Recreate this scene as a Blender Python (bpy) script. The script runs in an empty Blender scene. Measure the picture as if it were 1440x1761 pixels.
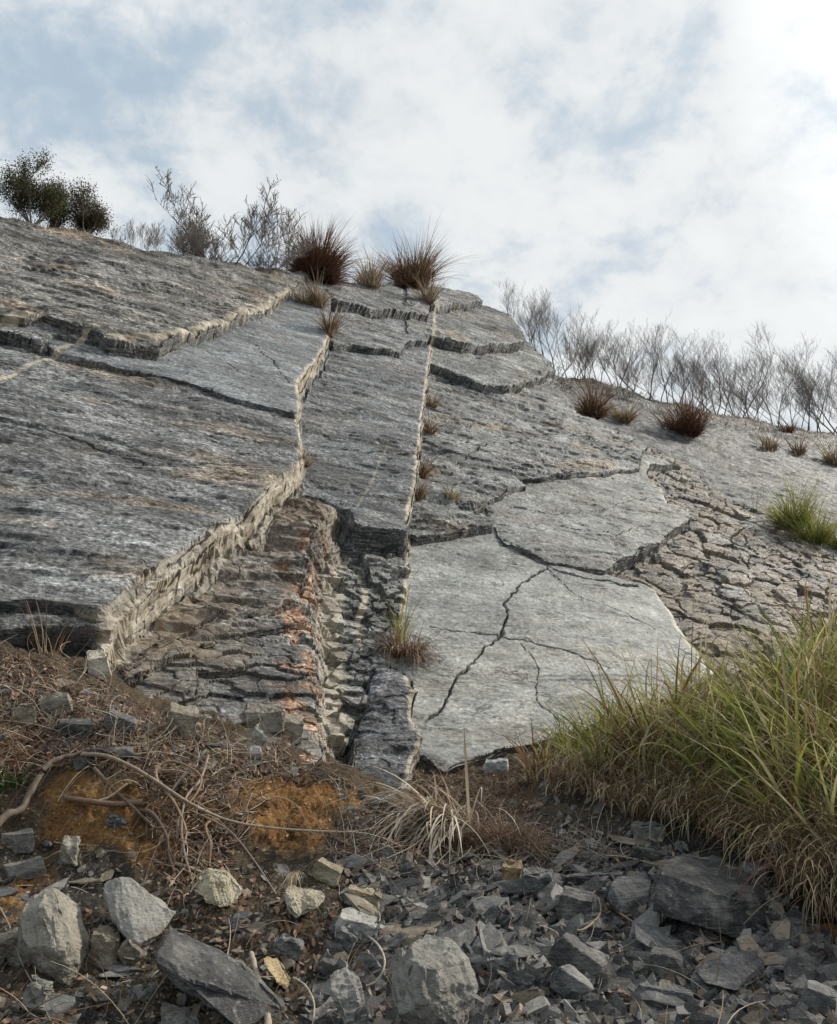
import bpy, bmesh, math, random
import numpy as np
from mathutils import Vector, Matrix
SC = bpy.context.scene
# ------------------------------------------------------------------ camera
F = 1413.0                      # focal length in photo pixels (photo is 1440 wide)
PITCH = math.radians(18.0)
EYE = Vector((0, 0, 1.6))
cam_data = bpy.data.cameras.new('camera')
cam = bpy.data.objects.new('camera', cam_data)
SC.collection.objects.link(cam)
cam.location = EYE
cam.rotation_euler = (math.radians(90) + PITCH, 0, 0)
cam_data.sensor_fit = 'HORIZONTAL'
cam_data.sensor_width = 36
cam_data.lens = 36 * F / 1440
cam_data.clip_end = 3000
SC.camera = cam
# ------------------------------------------------------------------ light
SUN_EL, SUN_AZ = math.radians(36), math.radians(64)      # azimuth clockwise from +Y
SUN = Vector((math.sin(SUN_AZ)*math.cos(SUN_EL), math.cos(SUN_AZ)*math.cos(SUN_EL), math.sin(SUN_EL)))
sl = bpy.data.lights.new('sun', 'SUN'); sl.energy = 4.4; sl.angle = math.radians(5); sl.color = (1, .93, .82)
so = bpy.data.objects.new('sun', sl); SC.collection.objects.link(so)
so.rotation_euler = (-SUN).to_track_quat('-Z', 'Y').to_euler()
SC.view_settings.view_transform = 'Standard'; SC.view_settings.look = 'None'
SC.view_settings.exposure = 0.0; SC.view_settings.gamma = 1
SC.cycles.max_bounces = 5; SC.cycles.diffuse_bounces = 3

class NT:
    """tiny node-tree helper"""
    def __init__(s, tree): s.t = tree; s.n = tree.nodes; s.l = tree.links
    def new(s, typ, ins=None, **props):
        nd = s.n.new(typ)
        for k, v in props.items(): setattr(nd, k, v)
        for k, v in (ins or {}).items(): s.set(nd.inputs[k], v)
        return nd
    def set(s, sock, v):
        if isinstance(v, bpy.types.NodeSocket): s.l.new(v, sock)
        elif isinstance(v, bpy.types.Node): s.l.new(v.outputs[0], sock)
        else:
            if sock.type == 'RGBA' and hasattr(v, '__len__') and len(v) == 3: v = (*v, 1)
            sock.default_value = v
    def math(s, op, a, b=0.0, c=None, clamp=False):
        nd = s.n.new('ShaderNodeMath'); nd.operation = op; nd.use_clamp = clamp
        s.set(nd.inputs[0], a); s.set(nd.inputs[1], b)
        if c is not None: s.set(nd.inputs[2], c)
        return nd.outputs[0]
    def vmath(s, op, a, b=None):
        nd = s.n.new('ShaderNodeVectorMath'); nd.operation = op
        s.set(nd.inputs[0], a)
        if b is not None: s.set(nd.inputs[1], b)
        return nd.outputs[1] if op in ('DOT_PRODUCT', 'LENGTH') else nd.outputs[0]
    def mix(s, fac, a, b, blend='MIX'):
        nd = s.n.new('ShaderNodeMix'); nd.data_type = 'RGBA'; nd.blend_type = blend
        s.set(nd.inputs[0], fac); s.set(nd.inputs[6], a); s.set(nd.inputs[7], b)
        return nd.outputs[2]
    def ramp(s, fac, pts):
        nd = s.n.new('ShaderNodeValToRGB'); r = nd.color_ramp
        while len(r.elements) < len(pts): r.elements.new(0.5)
        for e, (p, c) in zip(r.elements, pts):
            e.position = p
            e.color = (c, c, c, 1) if not hasattr(c, '__len__') else ((*c, 1) if len(c) == 3 else c)
        s.set(nd.inputs[0], fac); return nd.outputs[0]
    def noise(s, vec, scale, detail=4, rough=.55, dist=0, lac=2.0):
        nd = s.new('ShaderNodeTexNoise', {'Vector': vec, 'Scale': scale, 'Detail': detail, 'Roughness': rough, 'Distortion': dist, 'Lacunarity': lac})
        return nd.outputs[0]
    def mapping(s, vec, scale=(1, 1, 1), rot=(0, 0, 0), loc=(0, 0, 0)):
        return s.new('ShaderNodeMapping', {'Vector': vec, 'Scale': scale, 'Rotation': rot, 'Location': loc}).outputs[0]

# ------------------------------------------------------------------ sky
world = bpy.data.worlds.new('World'); SC.world = world; world.use_nodes = True
W = NT(world.node_tree); W.n.clear()
tc = W.new('ShaderNodeTexCoord').outputs['Generated']
sky = W.new('ShaderNodeTexSky', sky_type='NISHITA', sun_disc=False, sun_elevation=SUN_EL, sun_rotation=SUN_AZ, air_density=1.0, dust_density=1.2, ozone_density=1.5)
skyc = W.vmath('SCALE', sky.outputs[0]); W.n[-1].inputs['Scale'].default_value = .10
sep = W.new('ShaderNodeSeparateXYZ', {'Vector': tc})
den = W.math('ADD', W.math('MAXIMUM', sep.outputs[2], 0.0), .28)
px = W.math('DIVIDE', sep.outputs[0], den); py = W.math('DIVIDE', sep.outputs[1], den)
P = W.new('ShaderNodeCombineXYZ', {0: px, 1: py, 2: 0.0}).outputs[0]
n1 = W.noise(W.mapping(P, loc=(.8, -.3, 0)), 1.6, 3, .5, .35)
n2 = W.noise(W.mapping(P, loc=(3.1, 7.7, 0)), 4.6, 8, .56, .15)
n3 = W.noise(W.mapping(P, loc=(9.1, 2.7, 0)), 12.0, 8, .62, .2)
cov = W.math('ADD', W.math('ADD', W.math('MULTIPLY', n1, .34), W.math('MULTIPLY', n2, .72)), W.math('MULTIPLY', W.math('SUBTRACT', n3, .42), .65))
sd = W.vmath('DOT_PRODUCT', tc, tuple(SUN))
cov = W.math('ADD', cov, W.math('MULTIPLY', W.math('SUBTRACT', sd, .70), .20))
cloud = W.new('ShaderNodeMapRange', {'Value': cov, 'From Min': .36, 'From Max': .60, 'To Min': 0.0, 'To Max': 1.0}, interpolation_type='SMOOTHSTEP').outputs[0]
glow = W.math('POWER', W.math('MAXIMUM', W.math('MULTIPLY', W.math('ADD', sd, .10), .90), 0.0), 5.0)
thick = W.new('ShaderNodeMapRange', {'Value': W.math('ADD', W.math('MULTIPLY', n2, .6), W.math('MULTIPLY', n3, .4)), 'From Min': .36, 'From Max': .60}, interpolation_type='SMOOTHSTEP').outputs[0]
ccol = W.mix(thick, (.55, .62, .685), (.82, .85, .865))
ccol = W.mix(W.math('MINIMUM', glow, 1.0), ccol, (.99, 1.0, .99))
bri = W.math('ADD', W.math('MULTIPLY', W.math('MAXIMUM', W.math('SUBTRACT', sd, .86), 0.0), 4.0), 1.0)
ccol = W.vmath('SCALE', ccol); W.set(W.n[-1].inputs['Scale'], bri)
skyc = W.mix(.75, skyc, (.40, .575, .74))
tot = W.mix(W.math('MULTIPLY_ADD', cloud, .50, .50), skyc, ccol)
# below the horizon the dome is the dim ground colour of the valley
low = W.new('ShaderNodeMapRange', {'Value': sep.outputs[2], 'From Min': -.05, 'From Max': .02}).outputs[0]
tot = W.mix(low, (.13, .125, .11), tot)
bg = W.new('ShaderNodeBackground', {'Color': tot, 'Strength': 1.0})
W.l.new(bg.outputs[0], W.new('ShaderNodeOutputWorld').inputs[0])

# ------------------------------------------------------------------ maths
rng = np.random.default_rng(7)
random.seed(7)
_perm = np.concatenate([rng.permutation(1024)]*3)
_ga = rng.random(1024)*2*math.pi
_gx, _gy = np.cos(_ga), np.sin(_ga)
def perlin(x, y, seed=0):
    x = x + seed*37.17; y = y + seed*91.73
    xi = np.floor(x).astype(np.int64); yi = np.floor(y).astype(np.int64)
    fx = x-xi; fy = y-yi
    u = fx*fx*fx*(fx*(fx*6-15)+10); v = fy*fy*fy*(fy*(fy*6-15)+10)
    X = xi & 1023; Y = yi & 1023; X1 = (X+1) & 1023; Y1 = (Y+1) & 1023
    def g(a, b, dx, dy):
        h = _perm[_perm[a]+b]; return _gx[h]*dx+_gy[h]*dy
    a = g(X, Y, fx, fy); b = g(X1, Y, fx-1, fy); c = g(X, Y1, fx, fy-1); d = g(X1, Y1, fx-1, fy-1)
    return (a+u*(b-a)+v*((c+u*(d-c))-(a+u*(b-a))))*1.5
def fbm(x, y, seed=0, oct=4, rough=.5):
    s = 0; a = 1
    for k in range(oct):
        s = s+a*perlin(x*2**k, y*2**k, seed+k*5); a *= rough
    return s
def cells(x, y, seed=0, jit=.85):
    """jittered cells: distance to the border between cells, and the cell's random number"""
    xi = np.floor(x).astype(np.int64); yi = np.floor(y).astype(np.int64)
    f1 = np.full(x.shape, 9.); f2 = np.full(x.shape, 9.); idr = np.zeros(x.shape)
    for dx in (-1, 0, 1):
        for dy in (-1, 0, 1):
            h = _perm[_perm[(xi+dx+seed*13) & 1023]+((yi+dy) & 1023)]
            h2 = _perm[h+77]
            d = np.hypot(xi+dx+.5+jit*(h/1024-.5)-x, yi+dy+.5+jit*(h2/1024-.5)-y)
            m = d < f1
            f2 = np.where(m, f1, np.minimum(f2, d)); idr = np.where(m, _perm[h2+31]/1024., idr); f1 = np.where(m, d, f1)
    return f2-f1, idr
def sstep(a, b, x):
    t = np.clip((x-a)/(b-a), 0, 1); return t*t*(3-2*t)
CP, SP = math.cos(PITCH), math.sin(PITCH)
def ray(px, py):
    X = (np.asarray(px, float)-720)/F; Y = (880.5-np.asarray(py, float))/F
    return np.stack([X, CP-Y*SP, Y*CP+SP], -1)
def at(px, py, d):
    """world point seen at a photo pixel, d metres forward"""
    r = ray(px, py); return np.array([0, 0, 1.6])+r*(d/r[..., 1])[..., None]
# cliff frame: strike S, up-dip T, outward normal N (dip about 44 degrees)
VS, VY, VX = .38, 300., 745.                # vanishing line of the bedding
_n = np.array([VS, 1, -(880.5-VY+VS*(VX-720))/F]); 
N = np.array([_n[0], _n[1]*-SP+_n[2]*CP, _n[1]*CP+_n[2]*SP]); N /= np.linalg.norm(N)
S = np.array([-N[1], N[0], 0]); S /= np.linalg.norm(S)
T = np.cross(N, S)
P0 = at(740., 1300., np.float64(11.0))
CAM = np.array([0, 0, 1.6]); H0 = float(N@(CAM-P0))
def to_uv(px, py, w):
    r = ray(px, py); t = (w-H0)/(r@N)
    p = CAM+r*t[..., None]-P0
    return np.stack([p@S, p@T], -1)
def vline(x): return VY+VS*(x-VX)
def mesh_obj(name, verts, faces, mat=None, parent=None, smooth=True, attrs=None):
    me = bpy.data.meshes.new(name)
    verts = np.asarray(verts, np.float32); 
    me.vertices.add(len(verts)); me.vertices.foreach_set('co', verts.ravel())
    if isinstance(faces, np.ndarray):
        nf, k = faces.shape
        me.loops.add(nf*k); me.loops.foreach_set('vertex_index', faces.astype(np.int32).ravel())
        me.polygons.add(nf); me.polygons.foreach_set('loop_start', np.arange(0, nf*k, k, dtype=np.int32))
        me.polygons.foreach_set('loop_total', np.full(nf, k, np.int32))
    else:
        flat = [i for f in faces for i in f]; ln = [len(f) for f in faces]
        me.loops.add(len(flat)); me.loops.foreach_set('vertex_index', flat)
        me.polygons.add(len(ln)); me.polygons.foreach_set('loop_start', np.concatenate([[0], np.cumsum(ln)[:-1]]).astype(np.int32))
        me.polygons.foreach_set('loop_total', np.array(ln, np.int32))
    me.polygons.foreach_set('use_smooth', np.full(len(me.polygons), smooth))
    for k, v in (attrs or {}).items():
        a = me.color_attributes.new(k, 'FLOAT_COLOR', 'POINT')
        a.data.foreach_set('color', np.asarray(v, np.float32).ravel())
    me.update(calc_edges=True); me.validate()
    if mat: me.materials.append(mat)
    o = bpy.data.objects.new(name, me); SC.collection.objects.link(o)
    if parent: o.parent = parent
    return o
def tag(o, label=None, cat=None, group=None, kind=None):
    if cat and not kind: kind = 'thing'
    for k, v in (('label', label), ('category', cat), ('group', group), ('kind', kind)):
        if v: o[k] = v
    return o
def empty(name, loc):
    o = bpy.data.objects.new(name, None); SC.collection.objects.link(o); o.location = loc; o.empty_display_size = .1
    return o
def material(name):
    m = bpy.data.materials.new(name); m.use_nodes = True; t = NT(m.node_tree); t.n.clear()
    b = t.new('ShaderNodeBsdfPrincipled'); t.l.new(b.outputs[0], t.new('ShaderNodeOutputMaterial').inputs[0])
    return m, t, b

# ------------------------------------------------------------------ cliff material
def cliff_material():
    m, t, b = material('slate_cliff_rock')
    oc = t.new('ShaderNodeTexCoord').outputs['Object']
    wl = t.new('ShaderNodeSeparateColor', {0: t.new('ShaderNodeVertexColor', layer_name='wall').outputs[0]}).outputs[0]
    lamz = t.noise(t.mapping(oc, (.8, .8, 11)), 2.2, 5, .65, .35)
    at_ = t.new('ShaderNodeVertexColor', layer_name='tint'); sp = t.new('ShaderNodeSeparateColor', {0: at_.outputs[0]})
    calc, ochre, dark = sp.outputs[0], sp.outputs[1], sp.outputs[2]; rough = at_.outputs[1]
    lam = t.mapping(oc, (.6, 1.8, 1.2), rot=(0, 0, .10))
    bedc = t.new('ShaderNodeVertexColor', layer_name='bed').outputs[0]
    lamn = t.noise(lam, 1.5, 9, .62, .25)
    mid = t.noise(t.mapping(oc, (1, 1.6, 1), rot=(0, 0, .1)), 4.5, 8, .66, .2)
    fine = t.noise(t.mapping(oc, (1, 1.5, 1), rot=(0, 0, .1)), 15, 7, .74, .2)
    grain = t.noise(oc, 70, 3, .7)
    def lines(n, c, w): return t.ramp(t.math('ABSOLUTE', t.math('SUBTRACT', n, c)), [(0., 1.), (w, 0.)])
    ln_a = t.noise(t.mapping(oc, (.35, 1.5, 1), rot=(0, 0, .13)), 1.1, 7, .6, .5)
    ln_b = t.noise(t.mapping(oc, (.5, 1.9, 1), rot=(0, 0, .06), loc=(5, 3, 1)), 2.6, 6, .62, .4)
    brk = t.ramp(t.noise(oc, 1.7, 4), [(.44, 0.), (.54, 1.)])
    edges = t.math('MULTIPLY', t.math('MAXIMUM', lines(ln_a, .5, .011), t.math('MAXIMUM', lines(ln_a, .56, .008), t.math('MAXIMUM', lines(ln_b, .47, .009), lines(ln_a, .45, .008)))), brk)
    v = t.math('MULTIPLY', t.ramp(lamn, [(.36, .35), (.5, .95), (.62, 1.6)]), t.ramp(mid, [(.34, .6), (.5, 1.), (.66, 1.35)]))
    v = t.math('MULTIPLY', v, t.ramp(fine, [(.40, .18), (.47, .80), (.53, 1.1), (.61, 2.6)]))
    v = t.math('MULTIPLY', v, t.ramp(grain, [(.3, .7), (.7, 1.3)]))
    vs = t.math('MULTIPLY', t.ramp(lamn, [(.35, .72), (.5, 1.), (.65, 1.25)]), t.ramp(fine, [(.39, .45), (.46, .95), (.55, 1.05), (.63, 1.75)]))
    vs = t.math('MULTIPLY', vs, t.ramp(mid, [(.34, .82), (.66, 1.18)]))
    val = t.new('ShaderNodeMix', {0: rough, 2: vs, 3: v}).outputs[0]
    base = t.vmath('SCALE', t.mix(1., bedc, (.335, .335, .33), 'MULTIPLY')); t.set(t.n[-2].inputs['Scale'] if 'Scale' in t.n[-2].inputs else t.n[-1].inputs['Scale'], val)
    base = t.mix(t.math('MULTIPLY', edges, .85), base, (.02, .02, .022))
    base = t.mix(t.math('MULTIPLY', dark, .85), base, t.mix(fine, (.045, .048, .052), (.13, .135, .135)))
    och = t.ramp(t.noise(oc, 3.2, 6, .65), [(.3, (.13, .11, .095)), (.5, (.26, .20, .14)), (.64, (.36, .29, .20)), (.8, (.45, .20, .09))])
    base = t.mix(t.math('MULTIPLY', ochre, t.ramp(t.noise(oc, 1.8, 5, .6, .5), [(.3, .35), (.6, 1.)])), base, och)
    cal = t.ramp(t.noise(oc, 3.2, 9, .66, .6), [(.3, (.15, .12, .09)), (.43, (.33, .28, .205)), (.54, (.50, .44, .34)), (.68, (.70, .65, .55))])
    base = t.mix(calc, base, cal)
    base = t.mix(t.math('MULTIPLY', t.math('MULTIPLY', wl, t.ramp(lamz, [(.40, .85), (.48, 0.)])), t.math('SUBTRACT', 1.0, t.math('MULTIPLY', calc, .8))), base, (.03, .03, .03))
    base = t.mix(t.math('MULTIPLY', wl, t.ramp(lamz, [(.55, 0.), (.62, .45)])), base, (.34, .32, .28))
    # small rust stains and pale lichen flecks
    rust = t.ramp(t.noise(t.mapping(oc, (.6, 1.6, 1)), 1.4, 6, .7, .6), [(.60, 0.), (.72, .55)])
    base = t.mix(rust, base, (.21, .14, .09))
    vo = t.new('ShaderNodeTexVoronoi', {'Vector': t.mapping(oc, (1, 1.5, 1)), 'Scale': 2.3, 'Randomness': 1.0})
    fleck = t.math('MULTIPLY', t.ramp(t.math('ADD', vo.outputs[0], t.math('MULTIPLY', fine, .35)), [(.27, 1.), (.31, 0.)]), .55)
    base = t.mix(fleck, base, (.50, .50, .45))
    oc2 = t.vmath('ADD', oc, t.new('ShaderNodeTexNoise', {'Vector': oc, 'Scale': 1.6, 'Detail': 6}).outputs[1])
    c2 = t.new('ShaderNodeTexVoronoi', {'Vector': t.mapping(oc2, (.5, 1.15, .8), rot=(0, 0, .3)), 'Scale': 1.0}, feature='DISTANCE_TO_EDGE').outputs[0]
    ckm = t.math('MULTIPLY', t.ramp(c2, [(.0, .9), (.014, 0.)]), t.ramp(t.noise(oc, .9, 3), [(.42, 0.), (.56, 1.)]))
    base = t.mix(ckm, base, (.03, .03, .03))
    t.set(b.inputs['Base Color'], base)
    t.set(b.inputs['Roughness'], t.ramp(mid, [(.3, .48), (.7, .75)]))
    b.inputs['Specular IOR Level'].default_value = .25
    # hairline cracks on the slab
    ck = t.math('SUBTRACT', 1.0, ckm)
    def quant(n, k):
        x = t.math('MULTIPLY', n, k); f = t.math('FLOOR', x); fr = t.math('SUBTRACT', x, f)
        return t.math('DIVIDE', t.math('ADD', f, t.math('SMOOTH_MIN', t.math('MULTIPLY', fr, 5.0), 1.0, .2)), k)
    h = t.math('ADD', t.math('MULTIPLY', quant(ln_a, 16.), 1.5), t.math('MULTIPLY', quant(ln_b, 14.), 1.1))
    h = t.math('ADD', h, t.math('MULTIPLY', quant(mid, 12.), .55)); h = t.math('ADD', h, t.math('MULTIPLY', fine, .50)); h = t.math('ADD', h, t.math('MULTIPLY', grain, .07))
    h = t.math('SUBTRACT', h, t.math('MULTIPLY', edges, .15))
    h = t.math('ADD', h, t.math('MULTIPLY', ck, .25))
    h = t.math('ADD', h, t.math('MULTIPLY', t.math('MULTIPLY', lamz, wl), 1.3))
    bp = t.new('ShaderNodeBump', {'Strength': t.math('MULTIPLY', t.math('MULTIPLY_ADD', rough, .65, .3), t.math('SUBTRACT', 1.0, t.math('MULTIPLY', calc, .62))), 'Distance': .085, 'Height': h})
    t.set(b.inputs['Normal'], bp.outputs[0])
    return m

# ------------------------------------------------------------------ cliff geometry
# every bed: level above the lowest big slab (m), wall slope, outline in photo pixels laid on that bed's own plane
BEDS = {
 'fractured': (-.28, 4, [(1172,792),(1215,835),(1262,860),(1335,890),(1440,960),(1600,1060),(2300,1350),(2300,2000),(-900,2000),(-900,700),(900,700)]),
 'slab_low':  (0.0, 3.5, [(640,900),(700,870),(900,880),(1000,940),(1040,985),(1095,1000),(1130,1012),(1152,1045),(1190,1105),(1232,1160),(1150,1195),(1040,1235),(955,1262),(880,1276),(830,1292),(765,1312),(725,1292),(640,1300)]),
 'slab_mid':  (0.09, 3, [(850,897),(868,935),(900,950),(940,966),(1000,973),(1040,981),(1062,965),(1092,955),(1100,940),(1135,932),(1150,915),(1188,890),(1185,875),(1150,862),(1140,840),(1112,815),(1118,800),(1172,795),(1150,790),(1000,760),(820,830)]),
 'slab_up':   (0.25, 3, [(690,908),(722,915),(770,910),(848,900),(852,884),(815,872),(845,855),(880,838),(905,833),(897,815),(930,820),(1000,814),(1100,803),(1103,778),(1116,766),(1090,748),(1050,730),(1000,714),(975,680),(950,640),(925,605),(905,585),(893,555),(870,530),(830,510),(800,440),(650,440),(650,900)]),
 'lip_a':     (0.62, 7, [(700,618),(745,622),(790,642),(830,658),(870,664),(910,655),(958,633),(925,602),(900,580),(870,500),(830,440),(700,430)]),
 'lip_b':     (1.08, 7, [(700,572),(745,576),(800,588),(850,590),(902,588),(897,562),(870,531),(830,515),(815,440),(700,430)]),
 'lip_c':     (1.50, 7, [(700,520),(745,523),(790,521),(832,516),(815,500),(800,440),(700,430)]),
 'column':    (0.12, 5, [(585,870),(700,895),(706,930),(701,1000),(690,1080),(672,1130),(655,1200),(630,1270),(600,1320),(560,1340),(520,1300),(540,900)]),
 'strip':     (0.30, 5, [(652,1135),(685,1138),(705,1150),(713,1180),(712,1225),(728,1262),(712,1310),(700,1365),(692,1396),(640,1375),(608,1330),(622,1250),(640,1180)]),
 'ledge_d':   (0.42, 4, [(180,1300),(190,1100),(530,900,1.2),(540,1000,1.2),(540,1100,1.2),(545,1200,1.2),(552,1300,1.2),(540,1330)]),
 'ledge_c':   (0.52, 3, [(190,1100),(530,900,1.2),(533,1000,1.2),(535,1100,1.2),(540,1138,3),(455,1135),(420,1150),(342,1152),(338,1195),(290,1208),(215,1205),(180,1180)]),
 'ledge_b':   (0.62, 2.5, [(190,1080),(530,880,1.2),(528,1000,1.2),(535,1062,2.5),(470,1075),(420,1088),(345,1105),(330,1122),(270,1140),(215,1168),(182,1175)]),
 'ledge_a':   (0.72, 2.2, [(190,1060),(420,820),(530,845),(590,862),(558,885,1.1),(532,935,1.1),(519,1000,1.1),(525,1022,2),(470,1032),(430,1045),(345,1068),(265,1108),(212,1140),(186,1150)]),
 'middle':    (0.72, 3, [(450,850),(450,430),(640,410),(740,420),(742,500),(743,560),(739,620),(729,690),(722,760),(713,830),(708,880),(700,903),(660,900),(612,897),(600,865),(560,850),(530,845)]),
 'middle_b':  (1.00, 7, [(520,560),(545,578),(575,590),(610,588),(640,597),(690,603),(700,588),(736,586),(742,560),(742,500),(740,430),(640,410),(520,420)]),
 'middle_c':  (1.40, 7, [(560,500),(578,516),(640,527),(700,533),(737,538),(742,500),(740,430),(640,410),(540,420)]),
 'left_base': (0.94, 4, [(-900,1110),(-300,1100),(0,1098),(90,1100),(160,1105),(182,1120),(192,1100),(225,1060),(290,1012),(360,955),(430,900),(490,850),(528,800),(500,700),(-900,600)]),
 'left_low':  (1.10, 3.5, [(-900,1070),(-300,1072),(0,1075),(90,1078),(150,1080),(186,1084,4.5),(215,1050,4.5),(285,1000,4.5),(350,945,4.5),(425,892,4.5),(485,840,4.5),(524,792,4.5),(520,740,9),(512,700),(450,560),(-900,360)]),
 'left_slab': (1.25, 3, [(-900,1000),(-300,1025),(0,1032),(80,1033),(130,1040),(165,1052,1.6),(210,1015,1.6),(280,965,1.6),(350,918,1.6),(420,872,1.6),(478,825,2),(517,785,5),(516,740,5),(510,703),(450,560),(-900,360)]),
 'left_mid':  (1.38, 5, [(-900,400),(-300,470),(0,560),(60,580),(105,603),(150,613),(240,640),(330,657),(420,686),(470,697),(512,704,4),(519,690,4),(514,652,4),(548,612,4),(566,578,4),(570,500),(575,410),(300,250),(-900,-200)]),
 'left_step': (1.50, 6, [(-900,380),(-300,470),(0,562),(60,580),(80,584),(88,572),(130,580),(188,589),(200,560),(0,500),(-900,300)]),
 'left_top':  (1.68, 5, [(-900,330),(-300,440),(0,536),(40,545),(75,543),(85,548),(180,573),(188,582,3.5),(215,586,3.5),(270,592,3.5),(330,572,3.5),(400,548,3.5),(430,532,3.5),(462,524,3.5),(480,508,3.5),(498,500,3.5),(530,468),(575,400),(300,200),(-900,-250)]),
}
FAR = -1.5
# calcite-filled joints: (level, half width m, strength, polyline)
VEINS = [(1.25, .30, .62, [(178,1050),(250,1000),(330,945),(420,882),(480,832),(520,788)]),
 (1.1, .09, .8, [(190,1075),(250,1030),(330,970),(420,898),(485,842),(525,792)]),
 (1.3, .07, .9, [(525,785),(519,740),(515,703),(520,680)]),
 (1.42, .08, .85, [(518,690),(514,652),(548,612),(566,578),(572,545)]),
 (1.6, .11, .9, [(188,582),(215,586),(270,592),(330,572),(400,548),(430,532),(462,524),(480,508),(498,500)]),
 (1.65, .09, .85, [(-20,540),(40,545),(72,543)]),
 (1.3, .05, .9, [(-20,660),(20,635),(60,618),(100,603),(140,598),(195,590)]),
 (.65, .085, .85, [(743,545),(739,620),(729,690),(722,760),(713,830),(706,890)]),
 (.1, .07, .7, [(706,930),(701,1000),(690,1080),(672,1130)]),
 (.4, .36, .72, [(600,880),(588,905),(568,945),(556,1000),(558,1070),(560,1140),(562,1210),(560,1290)]),
 (.35, .06, .7, [(705,1150),(713,1180),(712,1225),(728,1262),(712,1310),(698,1370)]),
 (.12, .06, .9, [(620,985),(628,1030),(615,1070),(622,1110)]),
 (.76, .03, .3, [(668,760),(650,800),(632,840),(618,860)]),
 (0.0, .05, .75, [(1132,1015),(1160,1060),(1185,1110),(1225,1160)]),
 (.13, .05, .6, [(1120,815),(1150,862),(1185,885)]),
 (.96, .2, .9, [(150,1130),(190,1150),(185,1110)]),
 (.86, .10, .5, [(190,1120),(230,1085),(262,1070)]),
]
CRACKS = [(1.05, .05, .10, [(196,1085),(230,1062),(292,1015),(362,958),(432,902),(492,850),(526,808)]),
 (0., .032, .10, [(735,1242),(762,1205),(790,1165),(835,1115),(862,1092),(872,1060),(870,1035),(890,1008),(915,990),(942,980)]),
 (0., .025, .05, [(742,1078),(800,1083),(860,1092),(920,1103),(990,1125),(1050,1150)]),
 (0., .04, .08, [(865,935),(900,958),(960,985),(1040,1000),(1100,1010)]),
 (0., .02, .03, [(940,980),(1000,1030),(1060,1050),(1130,1080)]),
 (0., .02, .03, [(900,1105),(930,1150),(925,1200),(960,1240)]),
 (1.3, .03, .05, [(0,720),(120,745),(260,790),(420,800)]),
 (1.74, .05, .12, [(20,443),(90,455),(140,468)]),
 (1.74, .03, .07, [(230,485),(330,500),(420,505)]),
 (1.42, .025, .05, [(350,600),(420,640),(480,655)]),
 (1.42, .025, .05, [(440,590),(470,620),(500,655)]),
 (.33, .03, .05, [(790,790),(830,765),(900,750),(1000,742)]),
 (.33, .02, .04, [(760,730),(860,720),(960,705)]),
 (.76, .03, .06, [(530,755),(620,768),(715,775)]),
 (.13, .02, .04, [(880,870),(960,880),(1040,870),(1120,850)]),
 (.13, .02, .04, [(900,910),(980,905),(1060,920),(1120,900)]),
]
def seg_dist(u, v, poly, closed, vec=False):
    best = np.full(u.shape, 1e9); nx = np.zeros(u.shape); ny = np.zeros(u.shape); arg = np.zeros(u.shape, np.int16)
    n = len(poly); inside = np.zeros(u.shape, bool)
    for i in range(n if closed else n-1):
        a = poly[i]; b = poly[(i+1) % n]; dx, dy = b-a
        t = np.clip(((u-a[0])*dx+(v-a[1])*dy)/(dx*dx+dy*dy+1e-12), 0, 1)
        ex = u-a[0]-t*dx; ey = v-a[1]-t*dy; d = ex*ex+ey*ey
        m = d < best; best[m] = d[m]; arg[m] = i
        if vec: nx[m] = ex[m]; ny[m] = ey[m]
        if closed:
            c = ((a[1] > v) != (b[1] > v)) & (u < dx*(v-a[1])/(dy if abs(dy) > 1e-12 else 1e-12)+a[0])
            inside ^= c
    best = np.sqrt(best)
    if vec: return np.where(inside, best, -best), arg, nx/(best+1e-9), ny/(best+1e-9)
    return (np.where(inside, best, -best) if closed else best), arg
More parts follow.
